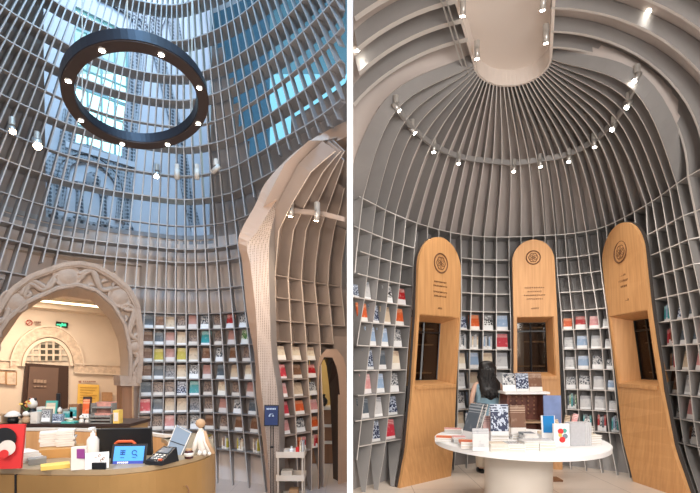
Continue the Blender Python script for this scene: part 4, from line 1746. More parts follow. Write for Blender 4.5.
# exit sign
def flatsign(name, label, cat, pts, m_, off=.05, th=.03, grp=None):
    o_ = thing(name, label, cat, tuple(cor(*pts[3])), grp)
    b_ = MB(); b_.poly([cor(x, y, off) for x, y in pts], kn*th); b_.build('panel', M[m_], o_)
    return o_


ex = flatsign('exit_sign', 'small black exit sign with green running figure above the corridor door', 'sign', [(56, 321.5), (67.5, 323), (67, 328), (55.5, 326.5)], 'black')
b = MB()
b.box(cor(60.0, 324.7, .1), (.055, .004, .012), frame(kn)); b.box(cor(62.4, 323.8, .1), (.014, .004, .014), frame(kn))
b.box(cor(62.2, 325.2, .1), (.04, .004, .016), frame(kn)); b.box(cor(65, 324.9, .1), (.018, .004, .024), frame(kn))
b.box(cor(58.4, 325.0, .1), (.03, .004, .006), frame(kn)); b.box(cor(61, 326.0, .1), (.012, .004, .02), frame(kn))
b.build('running_figure', M['green'], ex)
ns = thing('no_smoking_sign', 'round red no smoking sign with small lettering left of the exit sign', 'sign', tuple(cor(29, 324)))
b = MB(); c = cor(29.3, 322.6, .05)
b.tube([c + kd*math.cos(a)*.045 + V((0, 0, math.sin(a)*.045)) for a in [2*PI*k/20 for k in range(21)]], .008, 5)
b.tube([c + kd*.03 + V((0, 0, .03)), c - kd*.03 - V((0, 0, .03))], .006, 5); b.build('ring', mat('dull red', (.4, .08, .07), .5), ns)
b = MB()
for k in range(4):
    b.box(cor(35+k*1.7, 322.3, .05), (.01, .003, .016), frame(kn)); b.box(cor(35.4+k*1.7, 324.6, .05), (.012, .003, .005), frame(kn))
b.build('lettering', mat('brown print', (.25, .15, .12), .6), ns)
# framed relief plates at the far left, yellow notice and others
for k, (x0_, y0_, x1_, y1_, m_, lab, cat) in enumerate([(-1, 371, 5.5, 383.5, 'stonel', 'pale framed plaque at the left edge of the corridor wall', 'plaque'),
                                                  (6.5, 371.5, 16.5, 384.5, 'stonel', 'pale square plaque left of the corridor door', 'plaque'),
                                                  (102, 392.5, 112, 400.5, 'brownpaper', 'small brown print on the corridor wall right of the yellow notice', 'print')]):
    o_ = thing('wall_plaque' if k < 2 else 'wall_print', lab, cat, tuple(cor(x0_, y1_)))
    b = MB(); b.poly([cor(x0_, y0_, .03), cor(x1_, y0_+.3, .03), cor(x1_, y1_+.3, .03), cor(x0_, y1_, .03)], kn*.02); b.build('panel', M[m_], o_)
    b = MB()
    q = [cor(x0_, y0_, .05), cor(x1_, y0_+.3, .05), cor(x1_, y1_+.3, .05), cor(x0_, y1_, .05)]
    b.tube(q + [q[0]], .012, 4); b.build('frame', M['brownpaper'], o_)
yn = thing('notice_poster', 'large yellow notice sheet with printed lines on the corridor wall', 'poster', tuple(cor(88, 405)))
b = MB(); b.poly([cor(78, 384, .03), cor(99, 384.8, .03), cor(98.5, 408, .03), cor(77, 407, .03)], kn*.01); b.build('sheet', M['yellowpaper'], yn)
b = MB()
for k in range(6):
    a, c = cor(80, 387+k*2.6, .05), cor(97 - (k % 3)*2, 387.6+k*2.6, .05)
    b.slab([a, c], [a - V((0, 0, .012)), c - V((0, 0, .012))], kn*.004)
b.build('printed_lines', mat('faded ochre print', (.5, .28, .06), .7), yn)
b = MB()
for k in range(7):
    b.box(cor(83.5+k*1.9, 381.6, .04), (.012, .003, .014), frame(kn))
b.box(cor(80, 381.8, .04), (.024, .003, .02), frame(kn))
b.build('heading', mat('brown print 2', (.3, .17, .13), .6), yn)

# ---- pillar and big arch of the alcove
Oo = [(270, 520)] + ARCHO[:-1] + [(352, 118)]
Ii = [(272, 520), (270.5, 493), (266, 435), (262, 395), (258, 358), (256, 314), (250, 262), (247, 245), (258, 230), (273.7, 204), (288, 185), (306, 163), (326, 147), (352, 134)]
Tt = [(280, 520), (279.5, 493), (279, 435), (278, 395), (272, 358), (270, 314), (268.6, 264), (269.5, 240), (273, 222), (280, 202), (290, 184), (307, 163), (326.5, 147), (352, 134)]


def dep(tab, k):
    return tab[k]


def sm2(tab, n=44):
    v = catmull([V((x, y, 0)) for x, y in tab], 5)
    return resample([(p.x, p.y) for p in v], n)


def mk(tab, Y0, Y1):
    out = []
    for k, (x, y) in enumerate(tab):
        t_ = min(1, max(0, (493-y)/375))
        p = W(x, y, Y0 + (Y1-Y0)*t_)
        if p.x > -.03: p.x = -.03
        out.append(p)
    p0 = out[0].copy()
    # reach the floor
    base = out[1].copy(); base = V((out[1].x + (out[0].x-out[1].x)*2.2, out[1].y, 0)); out[0] = base
    return out


def full(tab):
    i_ = 1
    low = sm2(tab[1:7], 16)
    kx = 6
    hi_ = sm2(tab[6:], 34)
    return [tab[0]] + low[:-1] + hi_


Op_, Ip, Tp = mk(full(Oo), 5.25, 4.85), mk(full(Ii), 5.0, 4.7), mk(full(Tt), 5.12, 4.8)
pl = thing('arch_pillar', 'slender pillar of perforated tan metal flaring into the big alcove arch', 'pillar', (Ip[0].x, Ip[0].y, 0))
b = MB(); b.grid([Op_, Ip])
b.grid([Op_, [V((min(-.03, p.x + .06), p.y + .3, p.z)) for p in Op_]]); b.grid([Ip[24:], [V((min(-.03, p.x), p.y + .3, p.z)) for p in Ip[24:]]])
b.build('arch_band', M['tanpaint'], pl, False, False)
b = MB(); b.grid([Ip, Tp]); b.build('perforated_face', M['mesh'], pl, False, False)
b = MB(); b.grid([Tp, [V((min(-.03, p.x + .03), p.y + .22, p.z)) for p in Tp]]); b.build('inner_side', M['rib_l'], pl, False, False)

# ---- alcove shelves and ribs
AL = [(255, 5.0), (262, 5.1), (276, 5.3), (311, 5.73), (346, 6.15), (360, 6.3)]
ARX = [[(520, 284), (490, 283), (422, 280.5), (393, 278), (338, 276), (275, 275), (230, 279), (204, 291.7), (170, 312), (150, 337)],
       [(520, 299), (490, 298), (422, 296), (393, 293.6), (338, 291.4), (275, 288), (230, 293.5), (204, 305.5), (170, 324), (151, 341)],
       [(520, 312), (490, 311.6), (422, 311.6), (393, 309), (338, 306), (275, 301), (230, 306), (204, 317), (170, 333), (152, 344)],
       [(520, 325), (490, 324), (422, 324), (393, 322), (338, 320), (275, 314), (230, 320), (204, 329), (170, 341), (153, 346)],
       [(352, 334), (338, 333), (275, 327), (230, 334), (204, 341), (170, 348), (153, 349)],
       [(352, 347), (338, 346), (275, 340), (230, 346), (204, 351), (176, 355)]]
AZ = [.52, .745, .97, 1.2, 1.425, 1.65, 1.88, 2.13, 2.4, 2.66]


def arib(m, z):
    """wall part of alcove rib m at height z"""
    tab = sorted(ARX[m])
    py = 365.0
    for _ in range(10):
        px = lin(tab, py)
        Y = lin(AL, px)
        py = HZ - (z-CZ)*F/Y
    return V(((px-350)/F*Y, Y, z))


av = thing('alcove_bookcase', 'ribbed tan alcove bookcase curving overhead behind the pillar', 'bookcase', (-.55, 5.7, 0))
an = V((.62, -.78, 0)) * -1        # outward (away from viewer) seed
ao = V((-.77, .63, 0))
w0, w1 = arib(0, 1.5), arib(2, 1.5)
wdv = (w1-w0).normalized()
ao = V((-wdv.y, wdv.x, 0))
if ao.y < 0: ao = -ao
M['ribt'] = mat('tan grey rib metal', (.34, .27, .23), .45, .1, .05, 3)
M['edge_t'] = mat('painted lit tan edge', (.66, .55, .46), .4)  # light on the alcove rib fronts, put into the colour
M['shellt'] = mat('tan alcove panel', (.36, .28, .235), .6, 0, .05, 2)
AO = {}
for m in range(6):
    zlist = ([0, .25] if m < 4 else []) + [z for z in AZ if m < 4 or z >= 1.88]
    P = [arib(m, z) for z in zlist]
    P = [p for p in P if p.x < -.05]
    base = arib(m, 2.66)
    tab = sorted(ARX[m])
    for py, fy in ((262, .985), (248, .965), (230, .94), (215, .905), (204, .88), (188, .85), (172, .82), (160, .80), (151, .785)):
        px = lin(tab, py)
        p = W(px, py, base.y*fy)
        if p.x < -.05: P.append(p)
    if len(P) < 3: continue
    Q = []
    for k, p in enumerate(P):
        d = .2
        if p.z < .5: d = .04 + .16*p.z/.5
        upf = min(1, max(0, (p.z-2.7)/1.1))
        q = p + (ao*(1-upf*.5) + V((-.25, 0, 1))*upf*.8)*d
        q.x = min(q.x, -.04)
        Q.append(q)
    AO[m] = (P, Q)
    b = MB(); b.slab(P, Q, .016, edge=1); b.build('rib', [M['ribt'], M['edge_t']], av)
for z in AZ:
    ms = range(0, 6) if z > 1.8 else range(0, 3)
    A = [arib(0, z) - wdv*.12] + [arib(m, z) for m in ms]
    A = [p for p in A if p.x < -.05]
    B = [p + ao*.2 for p in A]
    b = MB(); b.slab(A, B, V((0, 0, .013))); b.build('shelf', M['ribt'], av)
# backing and vault
b = MB()
def aback(m, z): return arib(m, z) + ao*.22
cols = [0, 1, 2, 3]
for m in range(0, 5):
    zl = [0, .25, .52] + AZ[1:] if m < 3 else [1.72, 1.95, 2.13, 2.4, 2.66]
    for c in range(len(zl)-1):
        q = [aback(m, zl[c]), aback(m+1, zl[c]), aback(m+1, zl[c+1]), aback(m, zl[c+1])]
        for p in q: p.x = min(p.x, -.03)
        b.quad(*q)
for c in range(len(AZ)-1):
    b.quad(aback(0, AZ[c]) - wdv*.1, aback(0, AZ[c]), aback(0, AZ[c+1]), aback(0, AZ[c+1]) - wdv*.1)
for za, zb in ((1.72, 1.95), (1.95, 2.13), (2.13, 2.4), (2.4, 2.66)):
    e0_, e1_ = aback(5, za), aback(5, zb)
    b.quad(e0_, (-.028, e0_.y + .1, za), (-.028, e1_.y + .1, zb), e1_)
struct(b.build('wall_alcove', M['shellt']))
rows = []
for m in range(-1, 7):
    mm = min(5, max(0, m))
    tab = sorted(ARX[mm])
    base = arib(mm, 2.66)
    r_ = [base + ao*.21]
    for py, fy in ((262, .985), (248, .965), (230, .94), (215, .905), (204, .88), (188, .85), (172, .82), (160, .80), (151, .785)):
        px = lin(tab, py) + (m-mm)*13
        p = W(px, py, base.y*fy)
        upf = min(1, max(0, (p.z-2.7)/1.1))
        r_.append(p + (ao*(1-upf*.5) + V((-.25, 0, 1))*upf*.8)*.22)
    for p in r_: p.x = min(p.x, -.025)
    rows.append(r_)
b = MB(); b.grid(rows); struct(b.build('ceiling_alcove', M['shellt'], None, True))
b = MB()
A = [arib(m, 3.0) for m in range(0)] 
trk = [W(272, 214, 4.9), W(292, 213, 4.85), W(322, 216, 4.8), W(345, 222, 4.75)]
b.slab(trk, [p + V((0, 0, .05)) for p in trk], V((.01, .03, 0)))
tag(b.build('lamp_track', M['ribt']), 'curved lamp track across the ribs of the tan alcove', 'lamp track')
spot_head(W(291, 211, 4.8), V((-.9, 5.2, 1.2)), 'dim spotlight at the left of the alcove lamp track', 'lampwarm', 10, colr=(1, .8, .6), grp='alcove spotlights')
spot_head(W(317, 215, 4.7), V((-.7, 5.6, 1.0)), 'glowing spotlight on the alcove lamp track', 'lampwarm', 26, cone=100, colr=(1, .8, .6), grp='alcove spotlights')
b = MB(); b.box((-.47, 6.75, 2.95), (.43, .02, 1.0)); struct(b.build('wall_alcove_back', M['shellt']))
# arched doorway in the alcove
AD = thing('alcove_doorway', 'narrow arched doorway with dark reveal at the right end of the alcove', 'doorway', (-.35, 6.1, 0))
lo = [(318, 500), (318, 430), (317.5, 385), (318, 360), (322, 352), (329, 347.5), (337, 349), (343, 356), (346, 368), (347, 400), (347.4, 440), (347.6, 500)]
li = [(319, 500), (319, 430), (318.8, 388), (319.8, 366), (324, 357), (329, 354.5), (334, 359), (338, 372), (340.5, 400), (341.5, 440), (342, 500)]
li2 = [(319.4, 500), (319.4, 430), (319.4, 390), (319.8, 370), (321, 360), (324.5, 359), (327, 366), (329.5, 385), (331.5, 415), (333, 455), (334, 500)]


def alw(px, py, off=0):
    Y = lin(AL, px) + off
    p = W(px, py, Y)
    p.x = min(p.x, -.03 if off == 0 else -.03)
    return p


A = [alw(x, y) for x, y in resample(lo, 30)]
B = [alw(x, y) for x, y in resample(li, 30)]
B1 = [alw(x, y) for x, y in li]
B2 = [alw(x, y, .35) for x, y in li2]
b = MB(); b.slab(A, B, V((0, .03, 0))); b.build('arch_frame', M['tanpaint'], AD)
b = MB(); b.slab(B1, B2, .015); b.build('arch_reveal', M['dark'], AD)
b = MB()
c1, c2 = alw(341, 400), alw(350, 400)
for (x0_, x1_, m_) in ((338, 341.5, 'tanpaint'),):
    p0, p1 = alw(x0_, 400, -.02), alw(x1_, 400, -.02)
    b.poly([V((p0.x, p0.y, 0)), V((p1.x, p1.y, 0)), V((p1.x, p1.y, 1.2)), V((p0.x, p0.y, 1.2))], V((0, .04, 0)))
b.build('jamb', M['tanpaint'], AD)
b = MB()
p0, p1 = alw(341.5, 400, -.01), alw(349.5, 400, -.01)
b.poly([V((p0.x, p0.y, 0)), V((min(-.025, p1.x), p1.y, 0)), V((min(-.025, p1.x), p1.y, 1.75)), V((p0.x, p0.y, 1.75))], V((0, .05, 0)))
q0, q1 = alw(338, 350, .06), alw(349.5, 350, .06)
b.poly([V((q0.x, q0.y, 1.7)), V((q1.x, q1.y, 1.5)), V((q1.x, q1.y, 1.99)), V((q0.x-.12, q0.y-.1, 1.99))], V((0, .03, 0)))
b.build('side_panel', M['ribt'], AD)
# room beyond
b = MB(); b.box((-.8, 8.2, 1.5), (1.2, .03, 1.5)); struct(b.build('wall_beyond', M['yellow']))
bc = thing('low_cabinet', 'low tan and brown cabinet seen through the alcove doorway', 'cabinet', (-.5, 7.4, 0))
b = MB(); b.box((-.5, 7.5, .45), (.35, .2, .45)); b.build('body', M['brown'], bc)
for zz in (.35, .62, .9):
    b = MB(); b.box((-.5, 7.45, zz), (.36, .22, .02)); b.build('shelf', M['cream'], bc)
vz = thing('dark_vase', 'round black vase on the cabinet beyond the alcove doorway', 'vase', (-.44, 7.4, .92))
b = MB(); b.lathe((-.44, 7.4, .92), [(.03, 0), (.07, .05), (.075, .1), (.03, .16), (.04, .2)], 14); b.build('vase_body', M['black'], vz, True)

# ------------------------------------------------------------------ books of the left room
rl = random.Random(21)
fins_low = [j for j in FN if FN[j][0][0].z < .1 and 128 < proj(fin(j, 1.4))[0] < 262]
fins_low.sort()
LB = ['beige', 'taupe', 'dusty pink', 'slate', 'grey and white', 'brown', 'taupe', 'slate', 'grey', 'grey and white', 'dusty pink', 'grey', 'beige', 'taupe', 'cream', 'brown']
LKNOW = {(7, 7): 'red', (6, 5): 'teal', (6, 3): 'beige', (5, 1): 'olive yellow', (5, 3): 'olive yellow', (6, 8): 'green', (2, 0): 'rose red', (1, 10): 'red', (5, 10): 'olive yellow', (4, 10): 'teal', (3, 3): 'navy', (3, 4): 'teal', (1, 2): 'pink'}
for r_ in range(0, 8):
    z, zt = LROW[r_], LROW[r_+1]
    for ci in range(len(fins_low)-1):
        j = fins_low[ci]
        a, c = fin(j, z), fin(fins_low[ci+1], z)
        mid = (a+c)/2
        if proj(mid)[0] < 133 or (r_ == 0 and proj(mid)[0] < 205):
            continue
        side = (c-a).normalized(); wc = (c-a).length
        fnn = V((side.y, -side.x, 0))
        if fnn.y > 0: fnn = -fnn
        bay = '%s bay past carved portal' % NTH[ci]
        if r_ == 0:
            for s in range(4):
                cn = ['cream', 'beige', 'grey and white', 'olive yellow', 'white', 'brown'][(s*5+ci*3) % 6]
                book(V((mid.x, mid.y, z+.007)) + side*(s-1.5)*.026 - fnn*.1, side, .11, .15 + .015*((s+ci) % 3), .024, PN[cn],
                     '%s upright book, %s from left, lowest shelf, %s' % (cn, NTH[s], bay), 'upright books on the lowest rotunda shelf')
            continue
        cn = LKNOW.get((r_, ci)) or rl.choice(LB)
        w = min(.14, wc*.84)
        h = min(.198, w*1.5)
        ctr = V((mid.x, mid.y, z+.007)) - fnn*.055
        book(ctr, fnn, w, h, .016, PN[cn], '%s book, %s shelf from floor, %s' % (cn, ORD[r_], bay), 'books on the curved rotunda shelves', lean=.18)
ak = {5: ['cream', 'cream', 'cream'], 4: ['rose red', 'brown', 'red'], 3: ['pink', 'beige', 'grey and white'], 2: ['rose red', 'orange', 'pink'], 1: ['pink', 'grey and white', 'orange']}
for r_, names in ak.items():
    z = AZ[r_]
    for m in range(3):
        a, c = arib(m, z), arib(m+1, z)
        if r_ and m == 2: c = arib(3, z)
        mid = (a+c)/2; side = (c-a).normalized(); wc = (c-a).length
        fnn = V((side.y, -side.x, 0))
        if fnn.y > 0: fnn = -fnn
        w = min(.15, wc*.68)
        book(V((mid.x, mid.y, z+.008)) - fnn*.05 - side*.01, fnn, w, .175, .016, PN[names[m]], '%s book, %s alcove shelf from floor, %s bay past pillar' % (names[m], ORD[r_], NTH[m]),
             'books in the alcove bookcase', lean=.3)
z = AZ[0]
for m in (1, 2):
    a, c = arib(m, z), arib(m+1, z)
    mid = (a+c)/2; side = (c-a).normalized()
    fnn = V((side.y, -side.x, 0))
    for s in range(4):
        cn = ['red', 'orange', 'cream', 'rose red'][(s+m) % 4]
        book(V((mid.x, mid.y, z+.008)) + side*(s-1.5)*.03 + (ao*.09), side, .11, .165, .026, PN[cn], '%s upright book, %s from left, lowest alcove shelf, %s bay past pillar' % (cn, NTH[s], NTH[m]), 'books in the alcove bookcase')

# ------------------------------------------------------------------ cart and sign stand
ct = thing('trolley', 'cream three tier rolling trolley in front of the alcove shelves', 'cart', (-.72, 5.15, 0))
cx, cy = (291.5-350)/F*5.15, 5.15
hw, hd = .155, .12
for k, zz in enumerate((.60, .34, .10)):
    b = MB()
    b.box((cx, cy, zz-.035), (hw, hd, .004))
    for s in (-1, 1):
        b.box((cx, cy+s*hd, zz-.005), (hw, .004, .032)); b.box((cx+s*hw, cy, zz-.005), (.004, hd, .032))
    b.build('tray', M['cream'], ct)
for sx in (-1, 1):
    for s in (-1, 1):
        b = MB(); b.tube([(cx+sx*hw*.88, cy+s*hd*.9, .05), (cx+sx*hw*.88, cy+s*hd*.9, .6)], .009, 8); b.build('post', M['cream'], ct)
        b = MB(); b.lathe((cx+sx*hw*.88, cy+s*hd*.9, .027), [(.026, -.012), (.026, .012)], 12, 0, Matrix.Rotation(PI/2, 3, 'Y')); b.build('wheel', M['black'], ct)
for k, (dx, w_, h_, m_, nm_, lb) in enumerate([(-.06, .03, .05, 'paper', 'paper_roll', 'white crumpled packet on the top tray of the trolley'), (.0, .028, .075, 'white', 'small_bottle', 'small white bottle on the top tray of the trolley'),
                                               (.07, .02, .09, 'red', 'red_box', 'small red box on the top tray of the trolley')]):
    b = MB()
    if k == 1: b.lathe((cx+dx, cy, .57), [(.026, 0), (.026, .06), (.01, .075), (.012, .1)], 12)
    else: b.box((cx+dx, cy, .57+h_/2), (w_, .02, h_/2), None, 0, .8 if k == 0 else 1)
    tag(b.build(nm_, M[m_]), lb, nm_.replace('_', ' '), None)
for dx in (.11, .135):
    book(V((cx+dx, cy, .572)), V((1, 0, 0)), .15, .16, .018, PN['cream' if dx < .12 else 'white'], 'cream book standing in the top tray of the trolley' if dx < .12 else 'white book standing in the top tray of the trolley', 'books on the trolley')
b = MB(); b.box((cx-.05, cy, .31+.045), (.06, .06, .045)); tag(b.build('cardboard_box', M['paper']), 'pale box in the middle tray of the trolley', 'box')
b = MB(); b.box((cx+.03, cy, .07+.06), (.05, .06, .06)); tag(b.build('cardboard_box', M['brownpaper']), 'brown box in the lowest tray of the trolley', 'box')

sg = thing('sign_stand', 'navy framed notice on a thin black floor stand beside the pillar', 'sign', ((271-350)/F*4.8, 4.8, 0))
X = (271.5-350)/F*4.8
c = W(271.5, 415.5, 4.8)
b = MB(); b.box(c, (.078, .008, .112), frame(V((0, -1, .1)))); b.build('sign_frame', M['black'], sg)
b = MB(); b.box(c + V((0, -.008, 0)), (.068, .004, .10), frame(V((0, -1, .1)))); sf_ = b.build('sign_face', M['signblue'], sg)
b = MB()
for k in range(6):
    b.box(c + V((-.043+k*.017, -.018, .072)), (.006, .002, .008))
for k in range(3):
    b.box(c + V((-.012+k*.012, -.008, -.078)), (.004, .002, .005))
b.lathe(c + V((0, -.01, -.005)), [(.030, -.003), (.030, .003)], 6, 0, Matrix.Rotation(PI/2, 3, 'X'))
b.build('sign_print', mat('pale blue print', (.45, .55, .7), .5), sf_)
b = MB(); b.box(c + V((0, -.02, -.005)), (.008, .003, .016)); b.box(c + V((0.008, -.02, .012)), (.012, .003, .004)); b.build('sign_mark', M['signblue'], sf_)
b = MB()
for dx in (-.012, .012):
    b.tube([(X+dx, 4.83, .02), (X+dx, 4.83, c.z-.1)], .006, 6)
b.box((X, 4.83, .72), (.02, .008, .01)); b.build('pole', M['black'], sg)
b = MB(); b.lathe((X, 4.83, 0), [(.15, 0), (.15, .012), (.02, .022)], 24); b.build('base', M['black'], sg)

# ------------------------------------------------------------------ RECEPTION COUNTER
CTZ = 1.1
front = [WZ(x, y, CTZ) for x, y in ((-60, 466), (-30, 469), (0, 471), (50, 472.5), (100, 472.6), (125, 471), (148, 468.6), (168, 465.2), (185, 461.5), (200, 457.5), (209, 453.5), (213.5, 449.5))]
side_ = [V((-.838, 2.76, CTZ)), V((-.90, 2.92, CTZ)), V((-1.0, 3.09, CTZ)), V((-1.13, 3.22, CTZ))]
backp = [WZ(x, y, CTZ) for x, y in ((170, 435), (146, 432), (102, 429.5), (60, 428.5), (21, 428.6), (-40, 429))]
outer = catmull(front + side_ + backp, 3)
cen = V((-2.0, 2.85, CTZ))
def inset(P, d):
    out = []
    for k in range(len(P)):
        t_ = P[min(k+1, len(P)-1)] - P[max(0, k-1)]
        n_ = V((-t_.y, t_.x, 0)).normalized()
        out.append(P[k] + n_*d)
    return out


def dz(P, z): return [V((p.x, p.y, z)) for p in P]


ins = inset(outer, .26)
nf = len(front)*3 + 2
cn_ = thing('reception_counter', 'curved bronze and wood reception counter in the foreground at the left', 'counter', (-1.4, 2.6, 0))
b = MB(); b.slab(outer[:nf+10], ins[:nf+10], V((0, 0, .025))); b.build('countertop', mat('pale bronze top', (.42, .31, .19), .38, .3, .05, 5), cn_)
b = MB(); b.slab(dz(outer, CTZ-.014), dz(outer, .0), .02)
b.build('front_panel', M['deskface'], cn_)
b = MB(); b.slab(dz(inset(outer, .02)[nf+8:], CTZ+.0), dz(inset(outer, .06)[nf+8:], CTZ+.0), V((0, 0, .02))); b.build('back_rim', M['cream'], cn_)
b = MB(); b.slab(dz(inset(outer, .05)[nf-6:], CTZ-.014), dz(inset(outer, .05)[nf-6:], .0), .02); b.build('inner_panel', M['oak'], cn_)
b = MB(); b.slab(dz(ins[:nf+4], CTZ-.02), dz(ins[:nf+4], .0), .02); b.build('inner_front_panel', M['deskwood'], cn_)
# panel joint and emblem on the front
jp = WZ(18, 471.5, CTZ)
b = MB(); b.tube([jp + V((0, -.013, -.01)), V((jp.x, jp.y-.013, 0))], .006, 4); b.build('panel_joint', M['black'], cn_)
ec = W(186.5, 492, 2.27)
b = MB()
q = V((.35, -.94, 0)).normalized()
fm = frame(q)
p0 = min(outer, key=lambda p: abs(proj(p)[0]-187) + (0 if p.y < 2.8 else 99))
pc = V((p0.x, p0.y, CTZ - (491-462)/F*p0.y)) + q*.018
b.tube([pc + fm @ V((math.cos(a)*.018, 0, math.sin(a)*.03)) for a in [2*PI*k/24*.92 + PI*.6 for k in range(25)]], .003, 5)
b.build('emblem', M['brown'], cn_)
# inner work shelf
wk = [V((p.x, p.y, .96)) for p in (WZ(-30, 469, CTZ), WZ(150, 468, CTZ))]
b = MB(); b.box((-1.95, 2.95, .93), (.62, .22, .015)); b.build('work_shelf', M['deskwood'], cn_)


def cp(px, py, z=CTZ+.0135):
    return WZ(px, py, z)


# red picture board
p = cp(8, 470)
o = thing('picture_board', 'red board with a black haired cartoon face at the left edge of the counter', 'picture', tuple(p))
fm = frame(V((.18, -1, .18)))
hc = p + V((-.015, .025, .105))
b = MB(); b.box(hc, (.062, .008, .103), fm); b.build('board', M['red'], o)
b = MB(); b.lathe(hc + V((-.016, -.012, .035)), [(.054, -.002), (.054, .002)], 24, 0, fm @ Matrix.Rotation(PI/2, 3, 'X')); b.build('hair', M['black'], o)
b = MB()
b.lathe(hc + V((.006, -.019, -.004)), [(.036, -.001), (.036, .001)], 20, 0, fm @ Matrix.Rotation(PI/2, 3, 'X'))
b.box(hc + V((-.035, -.012, -.075)), (.022, .002, .025), fm)
b.build('face', M['paper'], o)
b = MB(); b.lathe(hc + V((-.0, -.03, -.03)), [(.02, -.001), (.02, .001)], 16, 0, fm @ Matrix.Rotation(PI/2, 3, 'X')); b.build('cheek', M['red'], o)


def cbox(name, label, cat, px, py, w, d, h, m_, yaw=0, z=None, lean=0, taper=1.0, grp=None):
    p_ = cp(px, py)
    if z is not None: p_.z = z
    yaw += math.atan2(-p_.x, p_.y)*.85
    q_ = V((math.sin(yaw), -math.cos(yaw), lean))
    b_ = MB(); b_.box(p_ + V((-math.sin(yaw)*d, math.cos(yaw)*d, h/2)), (w/2, d/2, h/2), frame(q_), 0, taper)
    return tag(b_.build(name, M[m_] if isinstance(m_, str) else m_), label, cat, grp), p_


# stacks of paper
for k in range(4):
    cbox('paper_stack', ['long white paper sheaf, lowest, beside the red board', 'second white paper sheaf from the bottom beside the red board', 'third white paper sheaf from the bottom beside the red board', 'topmost white paper sheaf beside the red board'][k], 'paper', 30-k*1.0, 465, .15, .13, .012, 'paper', .25+.06*k, CTZ+.014+k*.0125, grp='paper sheaves')
cbox('yellow_notebook', 'yellow notebook lying at the front of the counter', 'notebook', 56, 471, .115, .08, .018, 'yellowpaper', .12)
cbox('clear_tray', 'smoky clear tray between the paper and the yellow notebook', 'tray', 37.5, 466, .075, .07, .028, 'clear', .1)
M['orangewood'] = mat('orange box', (.48, .24, .07), .5, 0, .08, 8)  # plain orange wood tone of the box
cbox('wooden_box', 'orange wooden box under the white magazine stacks', 'box', 60, 460, .2, .14, .045, 'orangewood', 0)
for s, (px, nn) in enumerate(((47.5, 6), (64, 7))):
    for k in range(nn):
        cbox('magazine', '%s white magazine from the bottom of the %s stack on the orange box' % (NTH[k], ['left', 'right'][s]), 'magazine', px + (k % 2)*.8, 457, .082, .09, .0115, 'paper', (k % 3-1)*.05, CTZ+.062+k*.0125, grp='magazine stacks')
for k in range(4):
    cbox('magazine', '%s thin cream magazine from the left, behind the paper sheaves' % NTH[k], 'magazine', 20+k*2, 453-k, .007, .04, .10, 'paper', .1*k, grp='leaning magazines in the counter')
# sanitizer bottle
p = cp(81, 466)
p = V((p.x, p.y+.1, CTZ+.0135))
o = thing('pump_bottle', 'clear white hand gel pump bottle behind the purple printed box', 'bottle', tuple(p))
b = MB(); b.lathe(p, [(.026, 0), (.028, .02), (.028, .11), (.018, .125), (.01, .13)], 18); b.build('bottle_body', M['paper'], o, True)
b = MB(); b.lathe(p, [(.011, .13), (.011, .145), (.004, .147), (.004, .165)], 12); b.box(p + V((.0, -.008, .168)), (.009, .016, .005)); b.build('pump', M['white'], o)
o, p = cbox('leaflet_box', 'white leaflet holder with purple print on the counter', 'holder', 78.5, 470.5, .062, .03, .105, 'paper')
b = MB(); b.box(V((0, 0, 0)) + p + V((0, .0115, .075)), (.021, .002, .022)); pp = b.build('print', M['purple'], o)
pp.parent = o; pp.location = V((0, 0, 0))
o, p = cbox('card_stand', 'white card with small sketches on a black stand', 'card', 97, 469, .098, .012, .075, 'white', 0, None, .1)
b = MB(); b.box(p + V((.012, -.004, .016)), (.031, .006, .015)); q = b.build('black_foot', M['black'], o); q.location = V((0, 0, 0))
b = MB()
for dx, dz_ in ((-.03, .06), (-.01, .05), (.012, .062), (.03, .048), (-.028, .035), (.02, .04)):
    b.tube([p + V((dx + .006*math.cos(a), -.001-(dz_-.05)*.1+.0035, dz_ + .006*math.sin(a))) for a in [2*PI*k/8 for k in range(7)]], .0016, 4)
q = b.build('sketch', M['brown'], o); q.location = V((0, 0, 0))
# fix child transforms (children of meshes were built in world space)

# monitor (seen from behind)
mo = thing('monitor', 'black monitor seen from behind with orange red handle', 'monitor', tuple(cp(126, 462)))
p = WZ(123, 462, CTZ+.0135)
fm = frame(V((.12, -1, -.15)))
c = W(125.5, 446, 2.42)
b = MB(); b.box(c, (.138, .012, .098), fm); sb_ = b.build('screen_back', M['black'], mo)
b = MB()
hx = [(-.055, -.055), (-.048, .025), (-.035, .035), (.035, .035), (.048, .025), (.05, -.055)]
b.tube([c + fm @ V((x+.01, -.03, z)) for x, z in hx], .008, 8); b.build('handle', M['orange'], sb_)
b = MB(); b.box(c + V((0.01, .0, -.03)), (.03, .03, .04)); b.box(V((c.x+.01, c.y+.02, CTZ+.02)), (.07, .05, .007)); b.tube([c + V((.01, .02, -.03)), V((c.x+.01, c.y+.02, CTZ+.02))], .014, 8); b.build('stand', M['black'], mo)
# tablet
tbm = thing('tablet', 'tablet with bright blue screen standing on the counter', 'tablet', tuple(cp(129, 467)))
c = W(129, 455.3, 2.24)
fm = frame(V((.08, -1, .33)))
b = MB(); b.box(c, (.083, .006, .056), fm); b.build('case', M['black'], tbm)
b = MB(); b.box(c + fm @ V((.002, -.0075, .008)), (.072, .001, .036), fm); sn_ = b.build('screen', M['screen'], tbm)
b = MB(); b.box(c + fm @ V((.002, -.0075, -.037)), (.072, .001, .009), fm); b.build('menu_bar', M['screendark'], tbm)
b = MB()
b.tube([c + fm @ V((.028 + .011*math.cos(a), -.009, .012 + .011*math.sin(a))) for a in [2*PI*k/16 for k in range(15)]], .0025, 5)
b.tube([c + fm @ V((.034, -.009, .004)), c + fm @ V((.043, -.009, -.006))], .003, 5)
for k in range(3):
    b.box(c + fm @ V((-.028, -.009, .022-k*.009)), (.012, .0008, .003), fm)
